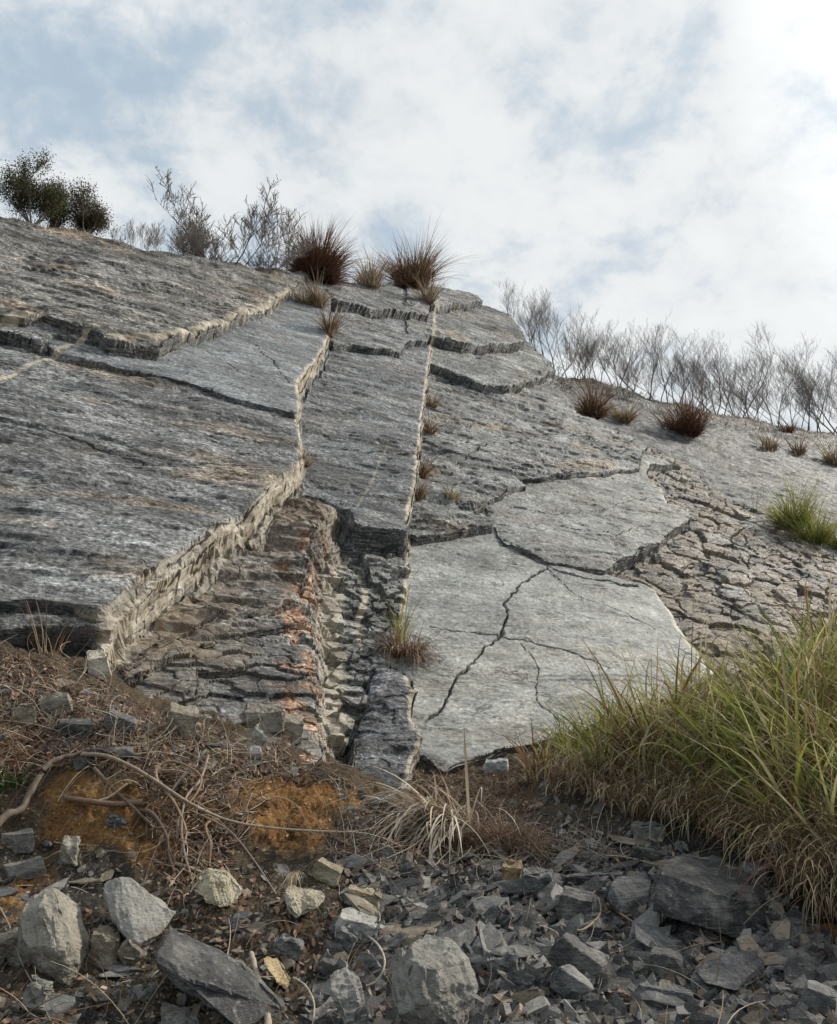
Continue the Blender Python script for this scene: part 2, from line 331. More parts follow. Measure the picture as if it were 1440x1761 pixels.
def build_cliff():
    STEPX = 1.35
    xs = np.concatenate([np.linspace(-560, -60, 60), np.arange(-50, 1490, STEPX), np.linspace(1500, 2150, 80)])
    # rows follow the strike of the beds, columns fan out from the foot: fine where the cliff is near
    def y_of(v, x):      # photo row of the bedding line at height v, at photo column x
        lo, hi = vline(x)+40., 6000.
        for _ in range(40):
            m_ = (lo+hi)/2
            if to_uv(np.float64(x), np.float64(m_), 0.)[1] > v: lo = m_
            else: hi = m_
        return lo
    vs_ = [float(to_uv(np.float64(2100.), np.float64(1800.), 0.)[1])]
    vtop = float(to_uv(np.float64(1500.), np.float64(vline(1500.)+118), 0.)[1])
    while vs_[-1] < vtop:
        v_ = vs_[-1]; xr = -40.
        while xr < 1480 and y_of(v_, xr) > 1360: xr += 60
        y_ = min(y_of(v_, xr), 1500.)
        dv = abs(float(to_uv(np.float64(xr), np.float64(y_-1), 0.)[1]-to_uv(np.float64(xr), np.float64(y_), 0.)[1]))
        vs_.append(v_+dv*STEPX*(1. if xr < 1480 and y_of(v_, xr) > 250 else 3.))
    vs_ = np.array(vs_); print('rows', len(vs_), 'cols', len(xs))
    X, Vv = np.meshgrid(xs, vs_)
    # the point on the base plane with height v seen in photo column x
    nx_ = np.array([F, 0., 0.]); 
    c_ = (X-720.)/F      # p.x = c * (forward distance along the view axis)
    fw = np.array([0, CP, SP]); Q = (P0-CAM)[None, None, :]+Vv[..., None]*T
    u0 = (c_*(Q@fw)-Q[..., 0])/(S[0]-c_*(S@fw))
    u0 = u0.ravel().copy(); v0 = Vv.ravel().copy()
    dist = np.hypot(u0, v0)
    # gather the mesh lines along every bed edge so that the broken faces are finely meshed
    WA = .032
    Wb = .16+.011*dist
    for kk, nm in enumerate(BEDS):
        lev, sl_, pts = BEDS[nm]
        if kk % 6 == 0:
            wa = WA*fbm(u0*1.1, v0*1.1, 1, 3)+.014*fbm(u0*2.5, v0*2.5, 3, 2, .5); wb = WA*fbm(u0*1.1, v0*1.1, 2, 3)+.014*fbm(u0*2.5, v0*2.5, 4, 2, .5)
        pp = np.array([[p[0], p[1]] for p in pts], float); poly = to_uv(pp[:, 0], pp[:, 1], lev)
        d, arg, gx, gy = seg_dist(u0+wa, v0+wb, poly, True, True)
        sgn = np.sign(d); c_ = -.04
        y = d-c_; k_ = np.abs(y) < Wb
        ny_ = np.sign(y)*Wb*(np.abs(y)/Wb)**2.1
        sh = (.45 if nm in ('left_low', 'left_slab', 'left_base') else 1.)*np.where(k_, ny_-y, 0)*sstep(0, .02, np.abs(y))
        # d grows inwards: outside points (d<0) have the outward vector g, inside points the inward one
        u0 = u0+gx*sgn*sh; v0 = v0+gy*sgn*sh
    wa = WA*fbm(u0*1.1, v0*1.1, 1, 3); wb = WA*fbm(u0*1.1, v0*1.1, 2, 3)
    wa += .014*fbm(u0*2.5, v0*2.5, 3, 2, .5); wb += .014*fbm(u0*2.5, v0*2.5, 4, 2, .5)
    u, v = u0+wa, v0+wb
    # surface micro relief: flaky bedding steps running along strike plus undulation
    su, sv = u0*.99+v0*.1, v0*.99-u0*.1
    flake = fbm(su*.28, sv*1.1, 11, 5, .52)*2.2
    fl = np.floor(flake); fr = flake-fl
    terr = (fl+sstep(.35, 1.0, fr))*.055
    flake2 = fbm(su*1.0, sv*3.2, 21, 3, .5)*2.0
    fl2 = np.floor(flake2); terr2 = (fl2+sstep(.2, 1., flake2-fl2))*.009
    und = .07*fbm(u0*.25, v0*.25, 31, 3)
    finen = .006*fbm(su*5, sv*9, 41, 2, .6)
    micro_rough = terr+terr2+finen
    micro_smooth = terr*.28+terr2*.35+finen*.5
    b1, id1 = cells(su*.85+wa*3, sv*1.6+wb*3, 3, 1.)
    b2, id2 = cells(su*2.0+wa*4, sv*3.4+wb*4, 5, 1.)
    blocks = -.07*(1-sstep(0, .035, b1))-.03*(1-sstep(0, .035, b2))+.17*(id1-.5)+.08*(id2-.5)+.05*sstep(0, .5, b1)+.8*micro_rough
    b3, id3 = cells(u0*1.9+wa*2, v0*2.4+wb*3, 8, .6)
    b5, id5 = cells(u0*4.2+wa*2, v0*6.5+wb*3, 18, .7)
    stepblocks = .30*(id3-.5)+.12*(id5-.5)-.07*(1-sstep(0, .05, b3))-.03*(1-sstep(0, .06, b5))+.5*micro_rough
    b4, id4 = cells(su*3.0+wa*2+.5*sv, sv*7.0+wb*3, 9, .7)
    shingle = .09*(id4-.5)-.02*(1-sstep(0, .1, b4))+terr2
    style = {'fractured': blocks, 'slab_low': micro_smooth*1.7, 'slab_mid': micro_smooth*3.0, 'slab_up': micro_rough*1.5, 'left_top': micro_rough*1.3, 'left_mid': micro_smooth*1.6, 'column': stepblocks,
             'ledge_d': shingle, 'ledge_c': shingle*.8+micro_rough*.5, 'ledge_b': micro_rough*1.9+.4*shingle, 'ledge_a': micro_rough*2.2+.35*shingle,
             'strip': micro_rough*1.4+.4*shingle}
    w = FAR+und*1.5+.05*flake*.5+micro_rough*1.0+.06*fbm(su*.12, sv*.8, 151, 4, .55)
    tint = np.zeros((len(u), 4)); tint[:, 3] = .75
    who = np.full(len(u), -1, np.int16)
    names = list(BEDS)
    wallh = np.zeros(len(u))
    ragged = .05*fbm(u0*1.3, v0*1.3, 51, 2, .5)
    _, idA = cells(u0*1.9+wb*2, v0*1.9+wa*2, 71, .9); _, idB = cells(u0*3.1+wb*3, v0*3.1+wa*3, 72, .9)
    for k, nm in enumerate(names):
        lev, sl_, pts = BEDS[nm]
        pp = np.array([[p[0], p[1]] for p in pts], float); slopes = np.array([p[2] if len(p) > 2 else sl_ for p in pts], float)
        poly = to_uv(pp[:, 0], pp[:, 1], lev)
        d, arg = seg_dist(u, v, poly, True)
        out = np.maximum(-d-.0, 0)
        sl = slopes[arg]
        li = np.floor(out*sl/.095+ragged*5)
        out = np.where(out > 0, np.maximum(out+.055*(np.where(li % 2 > .5, idA, idB)-.5)+.03*perlin(u0*1.3, v0*1.3, 57)+.04*(_perm[(li.astype(np.int64)*7) & 1023]/1024-.5), 0), 0)
        h = out*sl
        # walls break along thinner laminae
        q = h/.06+ragged*1.5; qf = np.floor(q)
        ribs = .022 if nm in ('left_low', 'left_slab', 'left_base') else .060
        hs = np.where(out > 0, h+ribs*((qf+sstep(.25, .75, q-qf))-q), 0)
        hs = np.maximum(hs, 0)
        edge = .05*np.exp(-np.maximum(d, 0)/.06)*(.6+ragged*5).clip(0, 1.3)    # worn arris
        wk = lev+und*.6+style.get(nm, micro_rough)-hs-edge*(d > 0)-edge*(d <= 0)*1.0
        m = wk > w
        w = np.where(m, wk, w); who[m] = k
        wallh[m] = np.where(d[m] < 0, 1, 0)
    for lev, wd, depth, pts in CRACKS:
        pp = np.array(pts, float); poly = to_uv(pp[:, 0], pp[:, 1], lev)
        d, _ = seg_dist(u+.05*fbm(u0*2.6, v0*2.6, 63, 3, .6), v+.05*fbm(u0*2.6, v0*2.6, 66, 3, .6), poly, False)
        d = d/(.62*wd*(.55+.8*np.abs(fbm(u0*2, v0*2, 61, 2))))
        w = w-depth*np.exp(-d**2)
        tint[:, 2] = np.maximum(tint[:, 2], .8*np.exp(-(d*1.0)**2))
    # colour of the beds
    nid = {n_: i for i, n_ in enumerate(names)}
    def is_(*a): return np.isin(who, [nid[x] for x in a])
    tint[is_('slab_low'), 3] = .05; tint[is_('slab_mid'), 3] = .30; tint[is_('left_mid'), 3] = .30
    tint[who == -1, 3] = .95; tint[who == -1, 2] = .25
    nz = fbm(u0*.5, v0*.8, 71, 4)
    tint[is_('fractured'), 1] = np.clip(.42+nz[is_('fractured')]*.9, 0, 1)
    a_ = is_('ledge_a', 'ledge_b'); tint[a_, 1] = np.clip(.38+nz[a_]*.9, 0, .9)
    a_ = is_('ledge_c', 'ledge_d'); tint[a_, 1] = np.clip(.12+nz[a_]*.8, 0, .8); tint[a_, 2] = .35
    tint[is_('column'), 2] = .35
    tint[is_('strip'), 2] = .25; tint[is_('strip'), 3] = 1.
    a_ = is_('fractured'); tint[a_, 2] = np.maximum(tint[a_, 2], .55*np.maximum(1-sstep(.0, .035, b1[a_]), .5*(1-sstep(.0, .03, b2[a_]))))
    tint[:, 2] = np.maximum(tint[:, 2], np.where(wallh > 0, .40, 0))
    vn = fbm(u0*4, v0*4, 81, 4, .6)
    for i, (lev, wd, st, pts) in enumerate(VEINS):
        pp = np.array(pts, float); poly = to_uv(pp[:, 0], pp[:, 1], lev)
        d, _ = seg_dist(u, v, poly, False)
        c = st*(1-sstep(.6, 1.15, d/wd+vn*.45))
        if i == 0: c = c*(.9*(wallh > 0)+.06)
        if lev == .4: c = c*~is_('middle', 'middle_b', 'left_low', 'left_slab')
        tint[:, 0] = np.maximum(tint[:, 0], c)
        tint[:, 2] *= (1-.9*c)
    # iron-stained strip on the left of the tall calcite joint
    poly = to_uv(*np.array([(572,893),(550,930),(534,985),(530,1040),(540,1100),(538,1190),(536,1240)], float).T, .86)
    d, _ = seg_dist(u, v, poly, False)
    c = (1-sstep(.4, 1.2, d/.36+vn*.6)); tint[:, 1] *= 1-c; tint[:, 2] *= 1-c; tint[:, 0] *= (1-.8*c); orange = c*(~is_('middle', 'left_low', 'left_slab', 'left_base'))*sstep(-.1, .35, fbm(u0*2.2, v0*2.2, 88, 4)+.05)*.85
    BC = dict(left_top=(.66,.635,.595), left_step=(.6,.6,.6), left_mid=(.62,.66,.69), left_slab=(.56,.575,.585), left_low=(.6,.6,.58), left_base=(.55,.54,.52), middle=(.50,.53,.56), middle_b=(.58,.60,.61), middle_c=(.6,.61,.6),
          slab_up=(.60,.615,.61), lip_a=(.62,.64,.63), lip_b=(.54,.56,.56), lip_c=(.58,.58,.58), slab_mid=(.58,.595,.58), slab_low=(.74,.76,.73), fractured=(.60,.565,.52), strip=(.48,.50,.55), column=(.62,.63,.60), ledge_a=(.66,.62,.57), ledge_b=(.62,.60,.56), ledge_c=(.56,.56,.54), ledge_d=(.54,.54,.54))
    bedc = np.tile(np.array([.40, .41, .42, 1.]), (len(u0), 1))
    for nm, cc in BC.items(): bedc[who == nid[nm], :3] = cc
    patch = fbm(su*.16, sv*.5, 131, 4, .55); patch2 = fbm(su*.5, sv*1.6, 135, 3, .55)
    fr_ = is_('fractured'); bedc[fr_, :3] *= (.72+.55*id1[fr_])[:, None]*(1+(id2[fr_]-.5)[:, None]*np.array([.35, .2, .05]))
    bedc[:, :3] *= (1+.30*np.clip(patch, -1, 1)+.16*np.clip(patch2, -1, 1))[:, None]
    bedc[:, :3] = bedc[:, :3]*(1-orange[:, None])+orange[:, None]*np.array([1.25, .70, .42])
    warm = sstep(.15, .8, fbm(su*.22, sv*.7, 141, 4, .6))*np.where(is_('left_top', 'slab_up', 'lip_a', 'lip_b', 'left_slab', 'ledge_a'), 1., .25)
    bedc[:, :3] *= 1+warm[:, None]*np.array([.34, .10, -.14])
    # crest: above it the bedding gives way to the hilltop
    cl = [(-900, 10, 1.74), (-560, 180, 1.74), (-300, 270, 1.74), (0, 368, 1.74), (150, 395, 1.74), (250, 425, 1.74), (350, 442, 1.74), (470, 460, 1.74), (560, 480, 1.3), (640, 488, 1.4), (740, 496, 1.45), (800, 500, 1.5)]
    cr = [(962, 645, FAR), (1050, 657, FAR), (1150, 692, FAR), (1300, 722, FAR), (1440, 748, FAR), (1800, 840, FAR), (2150, 925, FAR)]
    cv = np.array([to_uv(np.float64(a), np.float64(b), c) for a, b, c in cl+cr])
    print('crest', cv[::3].round(1).tolist())
    o = np.argsort(cv[:, 0]); vc = np.interp(u0, cv[o, 0], cv[o, 1])+.5*fbm(u0*.3, u0*0+3, 91, 3)
    over = v0-vc
    k = np.maximum(over, 0)
    world = P0+u0[:, None]*S+np.minimum(v0, vc)[:, None]*T+w[:, None]*N
    back = np.array([T[0], T[1], 0]); back /= np.linalg.norm(back)
    wob = np.where(over > 0, .5*fbm(u0*.25, v0*.25, 95, 3)*np.minimum(k, 1), 0)
    world = world+k[:, None]*(back+np.array([0, 0, .05]))+wob[:, None]*np.array([0, 0, 1])
    soil = sstep(-.5, .1, over+.6*nz)*(u0 > 0) + sstep(-.1, .2, over)*(u0 <= 0)
    soil_r = sstep(-1.9, -1.2, over+.8*nz)*(who == -1)
    soil = np.clip(np.maximum(soil, soil_r), 0, 1)
    tint[:, 1] = tint[:, 1]*(1-soil)+.3*soil; tint[:, 2] = np.maximum(tint[:, 2], soil*.55); bedc[:, :3] = bedc[:, :3]*(1-soil[:, None])+soil[:, None]*np.array([.34, .25, .17]); tint[:, 0] *= 1-soil
    loc = world-P0
    L = np.stack([loc@S, loc@T, loc@N], -1)
    nr, nc = X.shape
    i = np.arange(nr*nc).reshape(nr, nc)
    f = np.stack([i[:-1, :-1], i[:-1, 1:], i[1:, 1:], i[1:, :-1]], -1).reshape(-1, 4)
    ob = mesh_obj('cliff', L, f, cliff_material(), smooth=False, attrs={'tint': tint, 'bed': bedc, 'wall': np.repeat(np.clip(wallh, 0, 1)[:, None], 4, axis=1)})
    M = Matrix(((S[0], T[0], N[0], P0[0]), (S[1], T[1], N[1], P0[1]), (S[2], T[2], N[2], P0[2]), (0, 0, 0, 1)))
    ob.matrix_world = M
    tag(ob, 'grey slate cliff of stepped dipping beds under a pale cloudy sky', 'cliff', kind='structure')
    return ob
CLIFF = build_cliff()

# ------------------------------------------------------------------ ground
GP = []
for x in (-300, 0, 350, 720, 1080, 1440, 1750):
    for y, d in ((1900, 3.1), (1761, 3.9), (1650, 4.7), (1550, 5.4)): GP.append(at(float(x), float(y), np.float64(d)))
for x, y, d in [(-300,1450,5.6),(0,1450,5.9),(130,1462,5.9),(350,1462,6.0),(600,1450,6.3),(720,1450,6.6),(900,1450,6.9),(1080,1450,6.8),(1250,1470,6.2),(1440,1500,5.6),(1700,1520,5.4),
    (-300,1330,6.1),(0,1330,6.2),(130,1340,6.25),(350,1345,6.4),(580,1352,7.0),(560,1400,6.75),(350,1400,6.2),(130,1400,6.08),(700,1410,9.3),(640,1392,9.2),(760,1335,10.6),(880,1335,10.9),(970,1315,10.3),(900,1385,8.6),(1000,1400,7.8),(1100,1400,7.4),(1250,1380,7.0),(1440,1400,6.3),
    (-300,1160,7.0),(0,1150,7.2),(60,1200,7.1),(190,1190,7.8),(250,1240,7.9),(400,1255,9.2),(550,1310,9.6),(1100,1300,9.0),(1250,1240,9.0),(1440,1220,8.0),(1440,1120,11.0),(1700,1250,7.5),(1700,1060,12.)]:
    GP.append(at(float(x), float(y), np.float64(d)))
for p in [(0,0,0),(-5,0,.3),(5,0,0),(0,-6,-.3),(-9,6,3.2),(12,4,1.2),(-10,-8,0),(10,-8,-.5),(16,12,2.),(-6,12,3.),(0,15,2.2),(8,17,2.4),(20,-10,-1),(-20,-10,1),(-20,8,4.5),(-3.5,10.5,2.6)]:
    GP.append(np.array(p, float))
GP = np.array(GP)
def _tps(r2): return np.where(r2 > 1e-9, r2*np.log(np.maximum(r2, 1e-9)), 0)
_A = _tps(((GP[:, None, :2]-GP[None, :, :2])**2).sum(-1))+np.eye(len(GP))*.02
_Pm = np.c_[np.ones(len(GP)), GP[:, :2]]
_K = np.block([[_A, _Pm], [_Pm.T, np.zeros((3, 3))]])
_c = np.linalg.solve(_K, np.r_[GP[:, 2], 0, 0, 0])
def ground_base(x, y):
    z = _c[-3]+_c[-2]*x+_c[-1]*y
    for i in range(len(GP)): z = z+_c[i]*_tps((x-GP[i, 0])**2+(y-GP[i, 1])**2)
    r = np.hypot(x, y-4)
    k = sstep(14, 26, r)
    return z*(1-k)+k*(-.5)
def ground_material():
    m, t, b = material('soil_and_shale_grit')
    oc = t.new('ShaderNodeTexCoord').outputs['Object']
    wl = t.new('ShaderNodeSeparateColor', {0: t.new('ShaderNodeVertexColor', layer_name='wall').outputs[0]}).outputs[0]
    lamz = t.noise(t.mapping(oc, (.8, .8, 11)), 2.2, 5, .65, .35)
    at_ = t.new('ShaderNodeVertexColor', layer_name='tint'); sp = t.new('ShaderNodeSeparateColor', {0: at_.outputs[0]})
    n = t.noise(oc, 3, 8, .7); g = t.noise(oc, 38, 6, .75); g2 = t.noise(oc, 130, 3, .7)
    soil = t.ramp(n, [(.3, (.048, .036, .026)), (.5, (.105, .078, .052)), (.7, (.18, .135, .09))])
    soil = t.mix(t.ramp(g, [(.5, 0.), (.68, .7)]), soil, (.20, .17, .12))
    soil = t.mix(t.ramp(g, [(.34, .8), (.46, 0.)]), soil, (.022, .018, .014))
    och = t.ramp(t.math('ADD', t.math('MULTIPLY', n, .5), t.math('MULTIPLY', g, .5)), [(.37, (.05, .026, .012)), (.45, (.19, .095, .035)), (.54, (.36, .195, .072)), (.64, (.52, .34, .16))])
    grit = t.ramp(g, [(.3, (.016, .0155, .015)), (.5, (.048, .046, .044)), (.7, (.13, .125, .115))])
    c = t.mix(sp.outputs[0], soil, och); c = t.mix(sp.outputs[1], c, grit)
    t.set(b.inputs['Base Color'], c); b.inputs['Roughness'].default_value = .95; b.inputs['Specular IOR Level'].default_value = .15
    h = t.math('ADD', t.math('MULTIPLY', n, 1.0), t.math('ADD', t.math('MULTIPLY', g, .5), t.math('MULTIPLY', g2, .2)))
    t.set(b.inputs['Normal'], t.new('ShaderNodeBump', {'Strength': 1., 'Distance': .085, 'Height': h}).outputs[0])
    return m
def build_ground():
    az = np.radians(np.concatenate([np.linspace(-180, -42, 40)[:-1], np.arange(-42, 42, .12), np.linspace(42, 180, 40)]))
    r = np.concatenate([[.02], np.geomspace(.5, 2.6, 14), np.geomspace(2.65, 13.5, 760), np.geomspace(13.8, 900, 60)])
    A, R = np.meshgrid(az, r); x = (np.sin(A)*R).ravel(); y = (np.cos(A)*R).ravel()
    z = ground_base(x, y)
    near = 1-sstep(12, 22, np.hypot(x, y))
    z += near*(.10*fbm(x*1.1, y*1.1, 101, 3)+.035*fbm(x*5, y*5, 102, 4, .62)+.012*fbm(x*28, y*28, 103, 3, .6))
    b, i_ = cells(x*9, y*9, 12); z += near*.018*(i_-.4)*sstep(0, .2, b)
    # photo position of each vertex, used only to say where the ochre soil and the shale lie on the slope
    X = x; 
    zz = z-1.6; f = y*CP+zz*SP; pxx = 720+F*x/np.maximum(f, .3); pyy = 880.5-F*(zz*CP-y*SP)/np.maximum(f, .3)
    nz = fbm(x*1.6, y*1.6, 111, 4, .6)
    och = np.zeros(len(x))
    for cx, cy, rx, ry in [(470, 1392, 165, 58), (170, 1388, 100, 62), (260, 1440, 80, 45), (330, 1400, 90, 40), (30, 1280, 50, 40), (1405, 1620, 50, 30), (60, 1560, 60, 60)]:
        och = np.maximum(och, 1-sstep(.75, 1.15, np.hypot((pxx-cx)/rx, (pyy-cy)/ry)+nz*.55))
    och *= (y > .5)
    grit = sstep(-.35, .35, (pxx-560)/300+nz*.8)*sstep(1380, 1450, pyy)*(1-sstep(0, 1, och*2))
    grit = np.maximum(grit, .8*sstep(0, .4, nz)*(pyy > 1430))*(y > 0)
    tint = np.stack([och, np.clip(grit, 0, 1), 0*x, 0*x+1], -1)
    na = len(az); nr = len(r); i = np.arange(nr*na).reshape(nr, na)
    f = np.stack([i[:-1, :-1], i[1:, :-1], i[1:, 1:], i[:-1, 1:]], -1).reshape(-1, 4)[:, ::-1]
    return tag(mesh_obj('ground', np.c_[x, y, z], f, ground_material(), attrs={'tint': tint}), 'brown soil and shale debris slope at the foot of the cliff', 'ground', kind='structure')
GROUND = build_ground()
bpy.context.view_layer.update()
DG = bpy.context.evaluated_depsgraph_get()
EYEV = Vector((0, 0, 1.6))
def hit(px, py, what=None):
    """first point of the cliff or the ground on the line of sight of a photo pixel"""
    d = Vector(ray(float(px), float(py)))
    best = None
    for o in ((CLIFF, GROUND) if what is None else (what,)):
        mi = o.matrix_world.inverted()
        ok, loc, nor, _ = o.ray_cast(mi @ EYEV, (mi.to_3x3() @ d).normalized(), depsgraph=DG)
        if ok:
            wl = o.matrix_world @ loc; dist = (wl-EYEV).length
            if best is None or dist < best[0]: best = (dist, wl, (o.matrix_world.to_3x3() @ nor).normalized(), o)
    return best
# ------------------------------------------------------------------ stone material and builders
def stone_material():
    m, t, b = material('loose_stone')
    oc = t.new('ShaderNodeTexCoord').outputs['Object']
    va = t.new('ShaderNodeVertexColor', layer_name='col'); col, strat = va.outputs[0], va.outputs[1]
    off = t.vmath('ADD', oc, t.new('ShaderNodeObjectInfo').outputs['Location'])
    n = t.noise(off, 5, 8, .68, .4); g = t.noise(off, 34, 6, .72)
    lam = t.noise(t.mapping(off, (1.2, 1.2, 26)), 2.0, 5, .65, .2); pit = t.noise(off, 14, 8, .75)
    c = t.mix(t.ramp(n, [(.3, .75), (.5, 0.)]), col, t.mix(.5, col, (.03, .03, .03), 'MULTIPLY'))
    c = t.mix(t.ramp(n, [(.5, 0.), (.72, .55)]), c, t.mix(.6, col, (.62, .58, .5)))
    c = t.mix(t.ramp(g, [(.56, 0.), (.7, .5)]), c, t.mix(.55, col, (.6, .57, .5)))
    c = t.mix(t.ramp(g, [(.32, .6), (.45, 0.)]), c, t.mix(.6, col, (.02, .02, .02)))
    c = t.mix(t.math('MULTIPLY', strat, t.ramp(lam, [(.38, .6), (.47, 0.)])), c, t.mix(.7, col, (.01, .01, .01)))
    c = t.mix(t.ramp(pit, [(.57, 0.), (.66, .6)]), c, t.mix(.5, col, (.70, .66, .58)))
    c = t.mix(t.ramp(pit, [(.36, .7), (.44, 0.)]), c, t.mix(.6, col, (.03, .025, .02)))
    t.set(b.inputs['Base Color'], c)
    b.inputs['Roughness'].default_value = .68; b.inputs['Specular IOR Level'].default_value = .4
    h = t.math('ADD', t.math('MULTIPLY', n, .8), t.math('MULTIPLY', g, .35))
    h = t.math('ADD', h, t.math('MULTIPLY', t.math('MULTIPLY', lam, strat), 1.0))
    h = t.math('ADD', h, t.math('MULTIPLY', pit, .6))
    t.set(b.inputs['Normal'], t.new('ShaderNodeBump', {'Strength': .9, 'Distance': .035, 'Height': h}).outputs[0])
    return m
STONE = stone_material()
DARK, SLATE, GREY, TAN, CREAM, OCHRE = (.050, .049, .048), (.092, .091, .088), (.25, .25, .235), (.25, .205, .145), (.50, .44, .32), (.25, .175, .085)
def n3(p, f, seed, oct=4, rough=.55):
    return fbm(p[:, 0]*f+p[:, 2]*f*.63, p[:, 1]*f-p[:, 2]*f*.71, seed, oct, rough)+.7*fbm(p[:, 2]*f+9.3, p[:, 0]*f-p[:, 1]*f*.4, seed+3, oct, rough)
def hull_rock(name, pts, col, origin, strat=.3, cell=.02, amp=.02, seed=0, bev=.004, cuts=9, smooth=False):
    """a broken stone: the convex hull of its corners, chipped along the edges and roughened"""
    bm = bmesh.new()
    for p in pts: bm.verts.new(Vector(p)-Vector(origin))
    r = bmesh.ops.convex_hull(bm, input=bm.verts)
    junk = [g for g in r['geom_interior']+r['geom_unused'] if isinstance(g, bmesh.types.BMVert)]
    bmesh.ops.delete(bm, geom=list(set(junk)), context='VERTS')
    bmesh.ops.dissolve_limit(bm, angle_limit=.06, verts=bm.verts, edges=bm.edges)
    rc = random.Random(seed*31+5); size0 = max(max(v.co[i] for v in bm.verts)-min(v.co[i] for v in bm.verts) for i in range(3))
    for _ in range(cuts):        # spalled corners and edges
        d_ = Vector((rc.gauss(0, 1), rc.gauss(0, 1), rc.gauss(0, .8))).normalized()
        top = max(v.co.dot(d_) for v in bm.verts)
        rr = bmesh.ops.bisect_plane(bm, geom=bm.verts[:]+bm.edges[:]+bm.faces[:], plane_co=d_*(top-size0*rc.uniform(.02, .075)), plane_no=d_, clear_outer=True)
        bmesh.ops.holes_fill(bm, edges=[e for e in bm.edges if e.is_boundary])
    if bev: bmesh.ops.bevel(bm, geom=bm.edges[:], offset=bev, segments=1, affect='EDGES')
    bmesh.ops.triangulate(bm, faces=bm.faces)
    for _ in range(6):
        if len(bm.verts) > 22000: break
        es = [e for e in bm.edges if e.calc_length() > cell*1.6]
        if not es: break
        bmesh.ops.subdivide_edges(bm, edges=es, cuts=1)
        bmesh.ops.triangulate(bm, faces=[f for f in bm.faces if len(f.verts) > 3])
    bm.normal_update()
    co = np.array([v.co for v in bm.verts]); no = np.array([v.normal for v in bm.verts])
    w = co+np.array(origin)*.37+seed*1.7
    size = np.ptp(co, axis=0).max()
    fac = n3(w, 2.6/size, seed, 2, .4)*2.0; ff = np.floor(fac)
    d = amp*(.38*(ff+sstep(.2, 1., fac-ff))+.30*n3(w, 4/size, seed+9, 4)-.2)+amp*.22*n3(w, 22/size, seed+20, 3)
    if strat > .3:      # bedding planes come out as small ledges
        q = (co[:, 2]+.25*amp*n3(w, 3/size, seed+5, 2))/(.09*size); d += amp*strat*.5*np.abs((q-np.floor(q))-.5)*-1*(np.abs(no[:, 2]) < .6)
    co = co+no*d[:, None]
    me = bpy.data.meshes.new(name); bm.to_mesh(me); bm.free()
    me.vertices.foreach_set('co', co.astype(np.float32).ravel())
    a = me.color_attributes.new('col', 'FLOAT_COLOR', 'POINT')
    cc = np.tile(np.array([*col, strat]), (len(co), 1)); a.data.foreach_set('color', cc.astype(np.float32).ravel())
    me.polygons.foreach_set('use_smooth', np.full(len(me.polygons), smooth))
    me.materials.append(STONE); me.update()
    o = bpy.data.objects.new(name, me); SC.collection.objects.link(o); o.location = origin
    return o
def depth_at(px, py, what=None):
    h = hit(px, py, what); return h[1].y if h else 6.0
def traced(name, label, cat, base, pts, col, **kw):
    """a rock given by its corners: photo pixel and metres behind the spot where its foot meets the ground"""
    D = depth_at(*base); D -= .02
    P = [at(float(x), float(y), np.float64(D+z)) for x, y, z in pts]
    origin = np.mean(P, axis=0); origin[2] = min(p[2] for p in P)
    return tag(hull_rock(name, P, col, origin, **kw), label, cat)
def block(cx, cy, w, h, z, rot=0, skew=0, r=None):
    """corner list for a roughly box-like stone; pixel size w x h, z metres deep, turned rot degrees in the picture"""
    r = r or random; out = []
    c, s = math.cos(math.radians(rot)), math.sin(math.radians(rot))
    for sx in (-1, 1):
        for sy in (-1, 1):
            for sz in (0, 1):
                x = sx*w/2*(1-.10*sz+r.uniform(-.14, .14)); y = sy*h/2*(1-.1*sz+r.uniform(-.14, .14))
                if sz: y -= h*.42; x += skew
                out.append((cx+x*c-y*s, cy+x*s+y*c, z*sz+r.uniform(-.1, .1)*z))
    for k in range(5):      # broken corners
        a = r.uniform(0, 6.28); x = math.cos(a)*w*.52; y = math.sin(a)*h*.5
        out.append((cx+x*c-y*s, cy+x*s+y*c, z*r.uniform(.2, .7)))
    return out
def px_stone(name, label, cat, bbox, col, z=.2, rot=0, skew=0, base=None, seed=1, **kw):
    r = random.Random(seed); x0, y0, x1, y1 = bbox
    w, h = (x1-x0), (y1-y0); cy = (y0+y1)/2+h*.14
    base = base or ((x0+x1)/2, y1-h*.08)
    kw.setdefault('amp', .014); kw.setdefault('cell', .022)
    return traced(name, label, cat, base, block((x0+x1)/2, cy, w*.92, h*.74, z, rot, skew, r), col, seed=seed, **kw)

